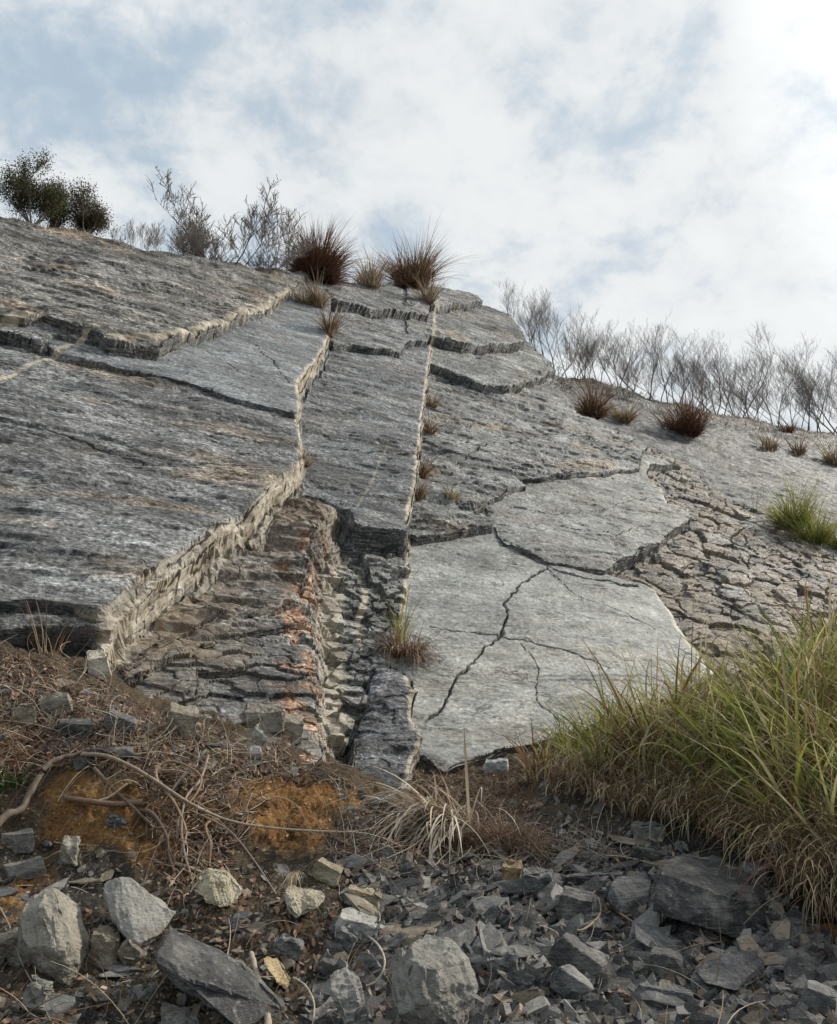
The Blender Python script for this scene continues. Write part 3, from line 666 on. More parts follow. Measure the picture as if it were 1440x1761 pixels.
# ---- the stones one can tell apart
traced('boulder', 'tall pale weathered boulder with a tan foot at the lower left', 'boulder', (90, 1680),
  [(24,1600,.05),(50,1540,.12),(85,1526,.2),(112,1570,.12),(118,1612,-.02),(66,1648,-.06),(30,1610,.05),(60,1690,.06),(100,1715,0),(150,1695,.1),(160,1640,.22),(140,1560,.32),(90,1520,.4),(40,1560,.4),(40,1680,.4)], (.27, .245, .195), amp=.022, cell=.014, seed=3, cuts=16)
traced('boulder', 'angular light grey boulder leaning above the long dark slate block', 'boulder', (245, 1640),
  [(168,1545,.1),(180,1515,.18),(218,1508,.2),(262,1540,.15),(303,1572,.12),(296,1590,.05),(250,1638,-.04),(215,1612,-.03),(180,1580,0),(210,1520,.45),(290,1560,.4),(240,1620,.35)], (.27, .26, .23), amp=.018, cell=.014, seed=4, cuts=14)
traced('slate_block', 'long dark slate block slanting down to the right beside two pale boulders', 'slate block', (360, 1740),
  [(258,1650,.02),(268,1600,.05),(282,1586,.14),(330,1600,.18),(400,1640,.2),(440,1672,.2),(492,1720,.14),(496,1742,.05),(478,1770,0),(420,1772,-.08),(340,1732,-.1),(262,1668,-.04),(300,1600,.45),(480,1720,.42),(460,1770,.3)], (.070, .069, .068), amp=.014, cell=.014, strat=.5, seed=5, cuts=14)
traced('rock', 'cream coloured knobbly stone resting on brown leaves', 'rock', (370, 1562),
  [(332,1535,.02),(345,1500,.08),(362,1494,.12),(378,1512,.06),(400,1503,.1),(418,1528,.08),(404,1558,0),(378,1562,-.04),(345,1548,-.02),(370,1500,.24),(410,1530,.22)], (.44, .385, .27), amp=.022, cell=.010, seed=6, cuts=10)
traced('rock', 'square cream and grey stone under a dry drooping seed head', 'rock', (520, 1580),
  [(483,1535,.03),(500,1524,.16),(553,1530,.15),(563,1542,.06),(548,1560,-.01),(518,1580,-.05),(500,1568,-.02),(496,1530,.1),(555,1540,.22),(520,1572,.2)], (.40, .35, .25), amp=.02, cell=.011, strat=.5, seed=7)
traced('boulder', 'big rounded grey speckled boulder at the bottom centre', 'boulder', (740, 1790),
  [(662,1665,.06),(690,1622,.14),(738,1596,.2),(775,1610,.16),(808,1650,.1),(826,1700,.06),(800,1750,-.02),(770,1772,-.05),(700,1745,-.08),(668,1710,-.05),(720,1660,-.1),(690,1800,0),(790,1800,.02),(700,1620,.5),(800,1660,.5),(740,1720,.55)], (.21, .20, .175), amp=.02, cell=.013, seed=8, cuts=22)
traced('rock', 'pale grey wedge of stone just left of the big speckled boulder', 'rock', (600, 1761),
  [(556,1680,.04),(590,1662,.12),(620,1668,.12),(625,1700,.05),(640,1745,.02),(640,1790,0),(600,1785,-.05),(575,1725,-.04),(560,1700,0),(600,1680,.28),(630,1760,.25)], (.25, .245, .225), amp=.025, cell=.013, seed=9)
traced('stone_slab', 'narrow tan slab slanting down beside the end of the long dark block', 'stone slab', (500, 1700),
  [(452,1648,.05),(462,1640,.1),(480,1650,.1),(503,1688,.08),(500,1702,0),(478,1692,-.03),(455,1660,0),(470,1650,.14),(500,1695,.14)], (.42, .32, .16), amp=.012, cell=.011, strat=.6, seed=10)
traced('slate_block', 'largest dark slate block with flaky flat top below the green grass', 'slate block', (1230, 1612),
  [(1116,1568,0),(1122,1540,.02),(1134,1508,.08),(1146,1478,.5),(1180,1470,.72),(1240,1480,.78),(1308,1498,.7),(1334,1530,.55),(1340,1575,.42),(1352,1600,.3),(1346,1618,.16),(1322,1632,.02),(1300,1626,-.04),(1292,1555,.0),(1210,1528,-.02),(1240,1604,-.1),(1180,1580,-.08),(1160,1560,.7),(1330,1620,.6)], (.040, .040, .041), amp=.013, cell=.015, strat=.85, seed=11, cuts=8)
traced('slate_block', 'dark slate block split off the left end of the largest block', 'slate block', (1080, 1572),
  [(1042,1560,.02),(1052,1520,.1),(1062,1508,.3),(1105,1505,.34),(1122,1515,.3),(1118,1548,.12),(1100,1582,-.02),(1072,1570,-.05),(1060,1520,.5),(1115,1560,.5)], (.08, .083, .088), amp=.012, cell=.015, strat=.8, seed=12)
traced('slate_slab', 'wide dark slate plate under the shadow of the largest block', 'slate slab', (1130, 1640),
  [(1080,1592,.12),(1100,1586,.22),(1150,1600,.26),(1203,1630,.22),(1200,1640,.1),(1180,1656,-.02),(1130,1640,-.05),(1082,1610,0),(1120,1600,.3),(1190,1640,.25)], (.075, .08, .088), amp=.008, cell=.018, strat=.5, seed=13)
traced('slate_slab', 'smooth dark slate plate leaning left of the wide plate', 'slate slab', (1045, 1600),
  [(1012,1575,.1),(1030,1565,.16),(1085,1590,.2),(1092,1606,.1),(1070,1622,0),(1040,1612,-.02),(1015,1592,0),(1060,1590,.26)], (.085, .088, .095), amp=.008, cell=.018, strat=.5, seed=14)
traced('slate_block', 'dark angular slate block below the right end of the largest block', 'slate block', (1270, 1700),
  [(1198,1672,.05),(1215,1650,.18),(1290,1642,.25),(1320,1625,.3),(1358,1640,.28),(1345,1665,.1),(1330,1690,0),(1270,1706,-.08),(1212,1690,-.04),(1240,1660,.35),(1330,1660,.4)], (.058, .061, .068), amp=.014, cell=.018, strat=.6, seed=15)
traced('slate_block', 'blackest slate block at the right edge of the debris', 'slate block', (1385, 1700),
  [(1336,1672,.05),(1362,1640,.15),(1388,1630,.2),(1420,1655,.2),(1430,1680,.1),(1420,1700,0),(1380,1698,-.06),(1345,1690,-.03),(1400,1650,.35)], (.03, .031, .034), amp=.012, cell=.018, seed=16)
STONES = [
 # name, bbox, colour, depth, rot, seed, strat, label, category
 ('slate_shard',(935,1612,1045,1690),SLATE,.12,33,21,.6,'long slate shard slanting down right at the middle of the dark pile','slate shard'),
 ('slate_shard',(945,1665,1015,1720),(.17,.17,.165),.1,38,22,.6,'greyish slate shard just below the long slanting shard','slate shard'),
 ('slate_slab',(1095,1688,1200,1742),(.12,.125,.125),.16,8,23,.6,'flat grey slate slab at the bottom below the wide dark plate','slate slab'),
 ('slate_slab',(1110,1630,1175,1690),SLATE,.15,15,24,.6,'tilted grey slate slab touching the wide dark plate from below','slate slab'),
 ('slate_slab',(955,1530,1022,1590),DARK,.16,10,25,.5,'dark slate slab standing left of the split block','slate slab'),
 ('slate_slab',(970,1498,1075,1522),DARK,.2,-3,26,.6,'thin dark slate slab lying on the rubble above the split block','slate slab'),
 ('slate_slab',(1080,1455,1155,1490),DARK,.3,12,27,.6,'dark overhanging slate slab at the upper left corner of the largest block','slate slab'),
 ('rock',(890,1490,952,1545),(.10,.10,.10),.2,5,28,.3,'crumbly dark stone right of the ochre root clod','rock'),
 ('rock',(838,1635,892,1672),(.15,.15,.145),.14,-12,29,.4,'small grey angular stone right of the big speckled boulder','rock'),
 ('slate_block',(1320,1690,1380,1722),SLATE,.14,10,30,.5,'grey slate brick just below the dark angular block','slate block'),
 ('slate_block',(1370,1690,1450,1745),(.13,.135,.13),.16,22,31,.6,'layered greenish grey slate block in the lower right corner','slate block'),
 ('slate_slab',(1260,1718,1330,1752),SLATE,.15,5,32,.5,'flat slate slab at the bottom edge near the right corner','slate slab'),
 ('rock',(1082,1412,1146,1455),(.14,.14,.13),.25,4,33,.3,'rounded grey stone half buried under the hanging dead grass','rock'),
 ('rock',(1278,1482,1322,1520),(.19,.19,.19),.15,0,34,.5,'small blue grey stone with an orange corner lying on the largest block','rock'),
 ('rock',(0,1422,62,1468),(.14,.133,.115),.25,-4,35,.6,'flat grey green stone at the left edge below the thick root','rock'),
 ('rock',(0,1474,80,1516),(.18,.168,.145),.25,-14,36,.5,'grey wedge shaped stone at the left edge above the tall pale boulder','rock'),
 ('rock',(104,1438,134,1490),(.30,.28,.22),.1,8,37,.3,'small upright pale stone in the soil left of the slate rubble','rock'),
 ('rock',(150,1590,203,1665),(.22,.18,.13),.2,12,38,.3,'tan stone wedged between the two pale boulders','rock'),
 ('rock',(200,1610,246,1662),(.17,.14,.10),.15,40,39,.4,'brown stone wedged under the leaning grey boulder','rock'),
 ('rock',(-14,1600,50,1668),(.24,.21,.16),.25,-10,40,.3,'tan stone at the left edge beside the tall pale boulder','rock'),
 ('rock',(575,1568,652,1625),(.36,.35,.32),.2,14,41,.3,'whitish flaky stone above the pale wedge','rock'),
 ('slate_slab',(572,1590,612,1640),(.15,.148,.14),.06,28,42,.3,'thin square slate tile lying against the whitish flaky stone','slate slab'),
 ('slate_slab',(468,1608,522,1648),(.15,.148,.143),.05,32,43,.3,'thin pointed slate flake below the square cream stone','slate slab'),
 ('rock',(592,1522,655,1568),(.34,.28,.18),.15,12,44,.4,'tan flat stone right of the square cream stone','rock'),
 ('rock',(530,1478,590,1522),(.30,.25,.16),.08,30,45,.5,'slim yellowish slab above the square cream stone','rock'),
 ('rock',(862,1478,900,1525),OCHRE,.15,6,46,.3,'ochre clod hanging in the brown root mass','rock'),
 ('stone_slab',(66,1190,130,1234),(.21,.19,.14),.15,-18,47,.6,'greenish tan slab on the brown bank at the upper left','stone slab'),
 ('rock',(18,1210,68,1250),(.24,.20,.14),.15,-8,48,.3,'tan stone at the far left of the brown bank','rock'),
 ('slate_slab',(94,1234,162,1272),DARK,.15,4,49,.6,'dark slate slab on the brown bank below the greenish tan slab','slate slab'),
 ('slate_slab',(176,1222,234,1262),(.11,.106,.10),.15,24,50,.6,'grey slate slab on the brown bank under the overhanging bed','slate slab'),
 ('rock',(284,1212,342,1270),(.26,.22,.155),.12,12,51,.4,'upright tan stone leaning on the foot of the fractured ledges','rock'),
 ('boulder',(424,1208,494,1262),(.24,.21,.165),.3,-6,52,.3,'rounded brown grey boulder at the foot of the thin bedded ledges','boulder'),
 ('rock',(422,1246,456,1290),(.33,.32,.27),.06,35,53,.3,'pale thin slab standing up below the rounded brown boulder','rock'),
 ('rock',(428,1284,452,1312),(.42,.41,.38),.06,-8,54,.2,'small white stone under the thin standing slab','rock'),
 ('slate_slab',(160,1282,236,1304),(.10,.097,.09),.12,3,55,.6,'long thin grey slate slab above the arched root','slate slab'),
 ('slate_slab',(124,1290,168,1326),DARK,.1,-4,56,.4,'dark slate under the bend of the arched root','slate slab'),
 ('rock',(150,1118,190,1168),(.48,.43,.33),.2,-12,57,.3,'cream block wedged below the corner of the overhanging bed','rock'),
 ('rock',(480,1225,522,1282),(.25,.22,.17),.2,4,58,.4,'tan block at the lower end of the rusty calcite joint','rock'),
 ('slate_slab',(180,1402,216,1426),(.11,.105,.10),.06,20,59,.3,'blue grey slate flake on the left ochre patch','slate slab'),
 ('slate_slab',(830,1304,878,1332),(.40,.40,.38),.15,-3,60,.4,'pale flat stone in front of the broken lower edge of the big slab','slate slab'),
 ('rock',(270,1722,350,1775),(.20,.19,.17),.25,8,61,.4,'grey stone at the bottom edge below the long dark block','rock'),
 ('rock',(40,1680,82,1740),(.19,.18,.15),.12,18,62,.3,'small grey stone at the lower left corner below the tall pale boulder','rock'),
 ('rock',(225,1690,270,1725),(.17,.165,.15),.15,-12,63,.4,'small dull stone left of the lower end of the long dark block','rock'),
 ('rock',(800,1585,820,1620),(.16,.085,.06),.08,15,64,.2,'small rust red stone right above the big speckled boulder','rock'),
 ('rock',(824,1668,846,1696),(.15,.085,.06),.08,-10,65,.2,'small rust red stone right of the big speckled boulder','rock'),
 ('rock',(1040,1700,1082,1722),(.15,.09,.065),.08,10,66,.3,'reddish flat chip among the slates near the bottom centre right','rock'),
 ('slate_slab',(540,1650,600,1680),(.085,.083,.08),.12,22,67,.6,'bluish dark slate above the pale wedge','slate slab'),
]
for nm, bb, col, z, rot, seed, strat, label, cat in STONES:
    px_stone(nm, label, cat, bb, col, z, rot, seed=seed, strat=strat, amp=.02 if strat < .45 else .010, cell=.016 if bb[3] > 1400 else .024)

# ---- loose shards: 220 that show largest, then the mass of chips
def in_poly(x, y, poly):
    c = False; n = len(poly)
    for i in range(n):
        a, b = poly[i], poly[(i+1) % n]
        if (a[1] > y) != (b[1] > y) and x < (b[0]-a[0])*(y-a[1])/(b[1]-a[1])+a[0]: c = not c
    return c
PILE = [(560,1480),(700,1470),(950,1440),(1100,1450),(1300,1500),(1440,1620),(1600,1700),(1600,1860),(500,1860),(560,1650),(600,1560)]
LEFTB = [(-150,1440),(350,1470),(600,1500),(560,1650),(500,1860),(-150,1860)]
BANK = [(-150,1170),(100,1170),(200,1200),(330,1240),(560,1320),(700,1400),(620,1430),(560,1340),(250,1310),(0,1300),(-150,1300)]
SCARP = [(-150,1300),(300,1310),(600,1340),(640,1430),(600,1470),(0,1460),(-150,1450)]
MID = [(600,1400),(740,1320),(900,1330),(1100,1410),(1200,1470),(1000,1460),(700,1480),(600,1450)]
def sample(poly, r):
    xs = [p[0] for p in poly]; ys = [p[1] for p in poly]
    while True:
        x, y = r.uniform(min(xs), max(xs)), r.uniform(min(ys), max(ys))
        if in_poly(x, y, poly): return x, y
R = random.Random(5)
def rot_to(nrm, spin, tilt):
    q = Vector((0, 0, 1)).rotation_difference(nrm); 
    return (q.to_matrix() @ Matrix.Rotation(spin, 3, 'Z') @ Matrix.Rotation(tilt, 3, 'X'))
protos = []
for k in range(16):
    r = random.Random(100+k); L_, W_, T_ = .15, .15*r.uniform(.35, .8), .15*r.uniform(.08, .28)
    nside = r.choice((4, 5, 5, 6)); a0 = r.uniform(0, 6.28); P = []
    for i in range(nside):
        a = a0+6.283*(i+r.uniform(-.3, .3))/nside; rr = r.uniform(.8, 1.15)
        for z in (-.5, .5): P.append((L_/2*rr*math.cos(a)+(r.uniform(-.012, .012)), W_/2*rr*math.sin(a), z*T_*r.uniform(.8, 1.1)))
    cidx = k % 4; col = [(.048,.047,.047), (.088,.087,.085), (.18,.175,.165), (.18,.145,.10)][cidx]
    o = hull_rock('slate_shard', P, col, (0, 0, 0), strat=.6, cell=.022, amp=.006, seed=k+200, bev=.0025)
    protos.append((o, cidx))
used = set()
lab = {0: 'dark slate shard', 1: 'mid grey slate shard', 2: 'pale grey slate shard', 3: 'brown stained shard'}
zone_lab = {'pile': 'lying loose in the slate rubble at the lower right', 'left': 'lying on the soil among the boulders at the lower left', 'bank': 'lying on the brown leafy bank under the cliff', 'mid': 'lying among dead grass at the foot of the big slab'}
zl = [(PILE, 'pile', 150), (LEFTB, 'left', 50), (BANK, 'bank', 34), (MID, 'mid', 24)]
for poly, zn, cnt in zl:
    n = 0
    while n < cnt:
        x, y = sample(poly, R)
        if not (0 < x < 1440 and y < 1755): continue
        h = hit(x, y)
        if not h or h[3] is not GROUND: continue
        k = R.choice([0, 0, 1, 1, 4, 5, 8, 9, 12, 13, 2, 6, 10, 14, 3, 7]) if zn == 'pile' else R.randrange(16)
        src, cidx = protos[k]
        if k in used: o = src.copy(); SC.collection.objects.link(o)
        else: o = src; used.add(k)
        s = R.choice([.8, 1.1, 1.4, 1.8, 2.3]) if zn == 'pile' else R.choice([.5, .7, .8, 1., 1.3])
        m3 = rot_to(h[2].lerp(Vector((-.15, -.35, 1)), .6).normalized(), R.gauss(.5, .9), R.gauss(0, .25))
        o.matrix_world = Matrix.Translation(h[1]+h[2]*.012*s) @ m3.to_4x4() @ Matrix.Diagonal((s*R.uniform(.9, 1.5), s*R.uniform(.7, 1.), s**.4*R.uniform(.4, .9), 1))
        tag(o, lab[cidx]+' '+zone_lab[zn], 'slate shard', 'loose slate shards')
        n += 1
for k, (o, c) in enumerate(protos):
    if k not in used: bpy.data.objects.remove(o)

def scatter_chips(name, specs, label):
    V = []; Fc = []; C = []; nv = 0
    for poly, cnt, s0, s1, cols, seed in specs:
        r = random.Random(seed)
        for _ in range(cnt):
            x, y = sample(poly, r); h = hit(x, y)
            if not h or h[3] is not GROUND: continue
            s = s0*(s1/s0)**(r.random()**1.7); ns = r.choice((4, 5, 6)); a0 = r.uniform(0, 6.28)
            m3 = rot_to((h[2]+Vector((-.25, -.1, .2))).normalized(), r.uniform(0, 6.28), r.gauss(0, .38)); asp = r.uniform(.35, .9); th = r.uniform(.05, .22)*s
            top = []; bot = []
            for i in range(ns):
                a = a0+6.283*(i+r.uniform(-.3, .3))/ns; rr = .5*s*r.uniform(.75, 1.2)
                sk = r.uniform(.82, 1.05)
                top.append(h[1]+m3 @ Vector((rr*math.cos(a), rr*asp*math.sin(a), th*.75)))
                bot.append(h[1]+m3 @ Vector((rr*sk*math.cos(a), rr*sk*asp*math.sin(a), -th*.25)))
            V += top+bot; b = nv
            Fc.append([b+i for i in range(ns)])
            for i in range(ns): Fc.append([b+i, b+ns+i, b+ns+(i+1) % ns, b+(i+1) % ns])
            c = r.choice(cols); f = r.uniform(.6, 1.35); C += [(c[0]*f, c[1]*f, c[2]*f, .5)]*(2*ns); nv += 2*ns
    return tag(mesh_obj(name, [tuple(v) for v in V], Fc, STONE, smooth=False, attrs={'col': C}), label, kind='stuff')
dk = [(.033,.033,.034), (.045,.045,.045), (.068,.067,.066), (.105,.103,.10), (.22,.21,.195)]
wm = [(.12,.115,.105), (.17,.135,.095), (.26,.21,.14), (.085,.085,.085), (.10,.075,.05), (.17,.17,.165)]
scatter_chips('slate_chips', [(PILE, 9500, .02, .17, dk+[(.22,.17,.12)], 11), (MID, 900, .02, .10, dk, 12), (LEFTB, 3800, .010, .07, wm, 13), (BANK, 900, .02, .11, dk+wm, 14), (SCARP, 1500, .008, .035, [(.40,.28,.10), (.30,.2,.08), (.15,.14,.13)], 15)],
  'mass of small dark slate chips and grit on the debris slope')
# ------------------------------------------------------------------ plants
def leaf_material(name, trans=.35):
    m = bpy.data.materials.new(name); m.use_nodes = True; t = NT(m.node_tree); t.n.clear()
    c = t.new('ShaderNodeVertexColor', layer_name='col').outputs[0]
    b = t.new('ShaderNodeBsdfPrincipled', {'Base Color': c, 'Roughness': .6, 'Specular IOR Level': .3})
    tr = t.new('ShaderNodeBsdfTranslucent', {'Color': c})
    mx = t.new('ShaderNodeMixShader', {0: trans, 1: b.outputs[0], 2: tr.outputs[0]})
    t.l.new(mx.outputs[0], t.new('ShaderNodeOutputMaterial').inputs[0])
    return m
GRASS = leaf_material('grass_blade', .40)
DRYM = leaf_material('dry_plant', .15)
def bark_material():
    m, t, b = material('bark')
    oc = t.new('ShaderNodeTexCoord').outputs['Object']
    va = t.new('ShaderNodeVertexColor', layer_name='col').outputs[0]
    n = t.noise(t.mapping(oc, (1, 1, .4)), 30, 6, .7)
    t.set(b.inputs['Base Color'], t.mix(t.ramp(n, [(.35, .7), (.6, 0.)]), va, t.mix(.6, va, (.03, .025, .02))))
    b.inputs['Roughness'].default_value = .85
    t.set(b.inputs['Normal'], t.new('ShaderNodeBump', {'Strength': .6, 'Distance': .01, 'Height': n}).outputs[0])
    return m
BARK = bark_material()
G = np.random.default_rng(21)
def blades(root, az, length, lean, bend, width, col0, col1, seg=6, twist=.0):
    """ribbons that rise from a root, lean towards az and droop; arrays of n"""
    n = len(root); s = np.linspace(0, 1, seg+1)
    th = lean[:, None]+bend[:, None]*(s[None, :-1]+.5/seg)**1.4           # angle from vertical
    th = np.minimum(th, math.pi*.97)
    az_ = az[:, None]+twist*G.normal(0, 1, (n, 1))*s[None, :-1]
    st = np.stack([np.sin(th)*np.sin(az_), np.sin(th)*np.cos(az_), np.cos(th)], -1)*(length/seg)[:, None, None]
    pos = np.concatenate([np.zeros((n, 1, 3)), np.cumsum(st, 1)], 1)+root[:, None, :]
    sa = az+G.normal(0, .9, n)
    side = np.stack([np.cos(sa), -np.sin(sa), np.zeros(n)], -1)
    wd = width[:, None]*np.clip(np.minimum(.55+1.2*s, 1.02-s**2.2), .04, 1)[None]
    A = pos-side[:, None]*wd[..., None]/2; B = pos+side[:, None]*wd[..., None]/2
    V = np.stack([A, B], 2).reshape(n, -1, 3)
    k = np.arange(seg)*2; fq = np.stack([k, k+1, k+3, k+2], -1)
    Fq = (np.arange(n)[:, None, None]*(seg+1)*2+fq[None]).reshape(-1, 4)
    c = col0[:, None]*(1-s[None, :, None])+col1[:, None]*s[None, :, None]
    c = np.repeat(c, 2, axis=1).reshape(-1, 3)
    return V.reshape(-1, 3), Fq, np.c_[c, np.ones(len(c))]
def merge(parts):
    V = []; Fq = []; C = []; o = 0
    for v, f, c in parts: V.append(v); Fq.append(f+o); C.append(c); o += len(v)
    return np.concatenate(V), np.concatenate(Fq), np.concatenate(C)
def pick(pal, n, jit=.25):
    pal = np.array(pal); return pal[G.integers(0, len(pal), n)]*G.uniform(1-jit, 1+jit, (n, 1))
def clump(n, rad, hgt, spread, bend, width, pal0, pal1, lmin=.3):
    hgt = hgt*.95; bend = bend*1.5; n = int(n*1.2); bx, by = G.normal(0, .16, 2)*hgt
    a = G.uniform(0, 2*math.pi, n); r = rad*np.sqrt(G.random(n))
    root = np.stack([np.sin(a)*r, np.cos(a)*r, -.04+0*a], -1)
    ln = hgt*G.uniform(lmin, 1.1, n)
    ln = ln*(1+.35*np.sin(a*2+bx*9))*np.where(G.random(n) < .06, 1.3, 1.); root = root+np.stack([bx*G.random(n), by*G.random(n), 0*a], -1)*.6
    return blades(root, a+G.normal(0, .8, n), ln, np.abs(G.normal(spread*.6, spread*.5, n))+.25*r/rad*spread, np.abs(G.normal(bend, bend*.5, n)), width*G.uniform(.6, 1.2, n), pick(pal0, n), pick(pal1, n))
GREEN = [(.10,.125,.025), (.16,.18,.035), (.07,.095,.025), (.23,.24,.05), (.14,.15,.04)]
YEL = [(.32,.33,.07), (.46,.42,.13), (.24,.27,.06), (.18,.22,.05), (.55,.48,.25)]
STRAW = [(.50,.42,.27), (.38,.29,.17), (.25,.16,.09), (.62,.55,.40), (.17,.10,.06)]
RUST = [(.135,.058,.034), (.18,.085,.048), (.24,.13,.075), (.09,.045,.03), (.30,.20,.12)]
def ground_hits(poly, n, seed, only=None):
    r = random.Random(seed); out = []
    for _ in range(n*4):
        if len(out) >= n: break
        x, y = sample(poly, r); h = hit(x, y)
        if h and (only is None or h[3] is only): out.append((x, y, h[1], h[2]))
    return out
# ---- the bank of tall grass on the right
BANKG = [(925,1300),(960,1295),(1100,1225),(1240,1185),(1330,1150),(1440,1110),(1700,1060),(1700,1640),(1440,1520),(1330,1440),(1200,1420),(1080,1390),(960,1360),(900,1345)]
parts = []; dead = []
for x, y, p, nn in ground_hits(BANKG, 112, 31, GROUND):
    edge = sstep(900, 1130, np.float64(x)); s = .50+.55*edge
    n = int(34+34*edge); a = G.uniform(0, 2*math.pi, n); r = .16*np.sqrt(G.random(n))
    root = np.stack([p.x+np.sin(a)*r, p.y+np.cos(a)*r, p.z-.05+0*a], -1)
    rd = random.random(); p0, p1 = (GREEN, GREEN+YEL) if rd < .22 else ((GREEN+YEL, YEL+STRAW[:1]) if rd < .6 else ((YEL+STRAW, STRAW) if rd < .84 else (RUST+GREEN, STRAW+RUST)))
    hs = random.uniform(.65, 1.15)
    g = blades(root, a+G.normal(0, .7, n), 1.25*hs*s*G.uniform(.35, 1.15, n), np.abs(G.normal(.28, .28, n)), np.abs(G.normal(1.7, .8, n)), .031*G.uniform(.3, 1.1, n), pick(p0, n, .4), pick(p1, n, .4), seg=8, twist=.6)
    parts.append(g)
    n = int(22+16*edge); a = G.uniform(0, 2*math.pi, n); a = np.where(G.random(n) < .45, math.pi+G.normal(0, .9, n), a); r = .2*np.sqrt(G.random(n))
    root = np.stack([p.x+np.sin(a)*r, p.y+np.cos(a)*r, p.z-.02+0*a], -1)
    dead.append(blades(root, a+G.normal(0, .5, n), s*G.uniform(.4, .95, n), np.abs(G.normal(.5, .4, n)), np.abs(G.normal(1.8, .6, n)), .014*G.uniform(.4, 1.1, n), pick(RUST+STRAW, n), pick(STRAW+RUST, n), seg=7, twist=.5))
v, f, c = merge(parts); tag(mesh_obj('grass', v, f, GRASS, attrs={'col': c}), 'tall green and yellow grass covering the bank on the right', kind='stuff')
# dead fringe hanging down the lower edge of the bank
FR = [(890,1340),(960,1375),(1100,1410),(1250,1465),(1440,1590),(1700,1700),(1700,1600),(1440,1470),(1250,1390),(1080,1345),(930,1315)]
for x, y, p, nn in ground_hits(FR, 150, 32, GROUND):
    n = 34; a = math.pi+G.normal(-.1, .7, n); r = .12*np.sqrt(G.random(n)); q = G.uniform(0, 2*math.pi, n)
    root = np.stack([p.x+np.sin(q)*r, p.y+np.cos(q)*r, p.z+.03+0*a], -1)
    dead.append(blades(root, a, G.uniform(.3, .8, n)*(.55+.45*min(max((x-900)/400, 0), 1)), np.abs(G.normal(.45, .3, n)), np.abs(G.normal(2.1, .4, n)), .015*G.uniform(.4, 1.1, n), pick(STRAW+RUST, n), pick(STRAW, n), seg=8, twist=.4))
v, f, c = merge(dead); tag(mesh_obj('dry_grass', v, f, DRYM, attrs={'col': c}), 'brown dead grass blades hanging among and below the green grass', kind='stuff')
# small green stand behind the fractured bed at the right edge
def tuft(label, cat, px, py, hpx, wpx, n, pal0, pal1, spread=.35, bend=.8, wid=.012, what=None, sink=0., group=None, name='grass_clump', mat=None, stalks=0):
    h = hit(px, py, what)
    for _ in range(12):
        if h: break
        py += 4; h = hit(px, py, what)
    if not h: print('no hit', label); return
    p = h[1]; d = p.y; hh = 1.3*hpx*d/F; rr = 1.1*wpx*d/F
    v, f, c = clump(n, rr*.28, hh, spread, bend, max(wid, d*.0011), pal0, pal1)
    if stalks:
        k = stalks; a = G.uniform(0, 6.28, k)
        v2, f2, c2 = blades(np.stack([np.sin(a)*rr*.15, np.cos(a)*rr*.15, 0*a], -1), a, hh*G.uniform(1.1, 1.45, k), np.abs(G.normal(.25, .2, k)), np.abs(G.normal(.6, .3, k)), np.full(k, max(.012, d*.0009)), pick(STRAW, k), pick([(.5,.45,.36)], k), seg=8)
        v, f, c = merge([(v, f, c), (v2, f2, c2)])
    o = mesh_obj(name, v, f, mat or DRYM, attrs={'col': c}); o.location = p-Vector((0, 0, sink))
    return tag(o, label, cat, group)
tuft('largest rust brown grass clump on the crest above the left joint', 'grass clump', 541, 462, 70, 118, 2600, RUST[:2]+RUST[3:4], RUST, .75, .5, stalks=60)
tuft('small straw coloured tuft between the two big clumps on the crest', 'grass clump', 640, 490, 52, 55, 350, STRAW, STRAW, .45, .4, stalks=30)
tuft('dark brown grass clump on the crest above the middle joint', 'grass clump', 712, 490, 68, 84, 1300, RUST, RUST+STRAW, .55, .45, stalks=40)
tuft('wispy brown grass hanging in the joint just below the largest crest clump', 'grass clump', 548, 528, 46, 34, 300, STRAW+RUST, STRAW, .4, .5, stalks=10)
tuft('thin brown tuft growing at the top of the left joint', 'grass clump', 567, 576, 52, 24, 240, RUST+STRAW, RUST, .3, .5)
tuft('low dry tuft beside the upper end of the left joint', 'grass clump', 518, 520, 26, 44, 200, STRAW+RUST, STRAW, .5, .6)
tuft('small brown tuft at the top of the middle joint', 'grass clump', 738, 522, 48, 28, 200, RUST+STRAW, STRAW, .35, .5)
tuft('round rust brown clump on the far slope next to the slab edge', 'grass clump', 1018, 716, 52, 62, 600, RUST, RUST+STRAW, .8, .5)
tuft('small straw clump on the far slope right of the round rust clump', 'grass clump', 1076, 726, 34, 42, 350, STRAW, STRAW, .8, .4)
tuft('widest dark brown clump on the far slope', 'grass clump', 1182, 748, 56, 86, 900, RUST[:2]+RUST[3:4], RUST, .7, .35)
tuft('low dry tuft on the far slope near the right edge', 'grass clump', 1372, 782, 26, 40, 160, STRAW+RUST, RUST, .6, .4)
tuft('sparse dry tuft low on the far slope below the skyline trees', 'grass clump', 1320, 776, 28, 50, 160, STRAW+RUST, STRAW, .6, .4)
tuft('pale dry clump at the right edge of the far slope', 'grass clump', 1438, 800, 42, 36, 260, STRAW, STRAW, .5, .4)
tuft('small dark tuft high on the far slope under the skyline', 'grass clump', 1355, 744, 22, 40, 200, RUST, RUST, .7, .4)
tuft('uppermost small tuft in the middle joint', 'grass clump', 744, 700, 28, 22, 110, STRAW+RUST, STRAW, .6, .9)
tuft('dry tuft in the middle joint halfway down', 'grass clump', 738, 745, 30, 24, 120, STRAW+RUST, RUST, .6, .9)
tuft('densest rust tuft in the lower part of the middle joint', 'grass clump', 728, 822, 45, 26, 240, RUST+STRAW, RUST+STRAW, .5, .8)
tuft('lowest rust tuft in the middle joint', 'grass clump', 720, 858, 34, 24, 180, RUST+STRAW, RUST, .5, .8)
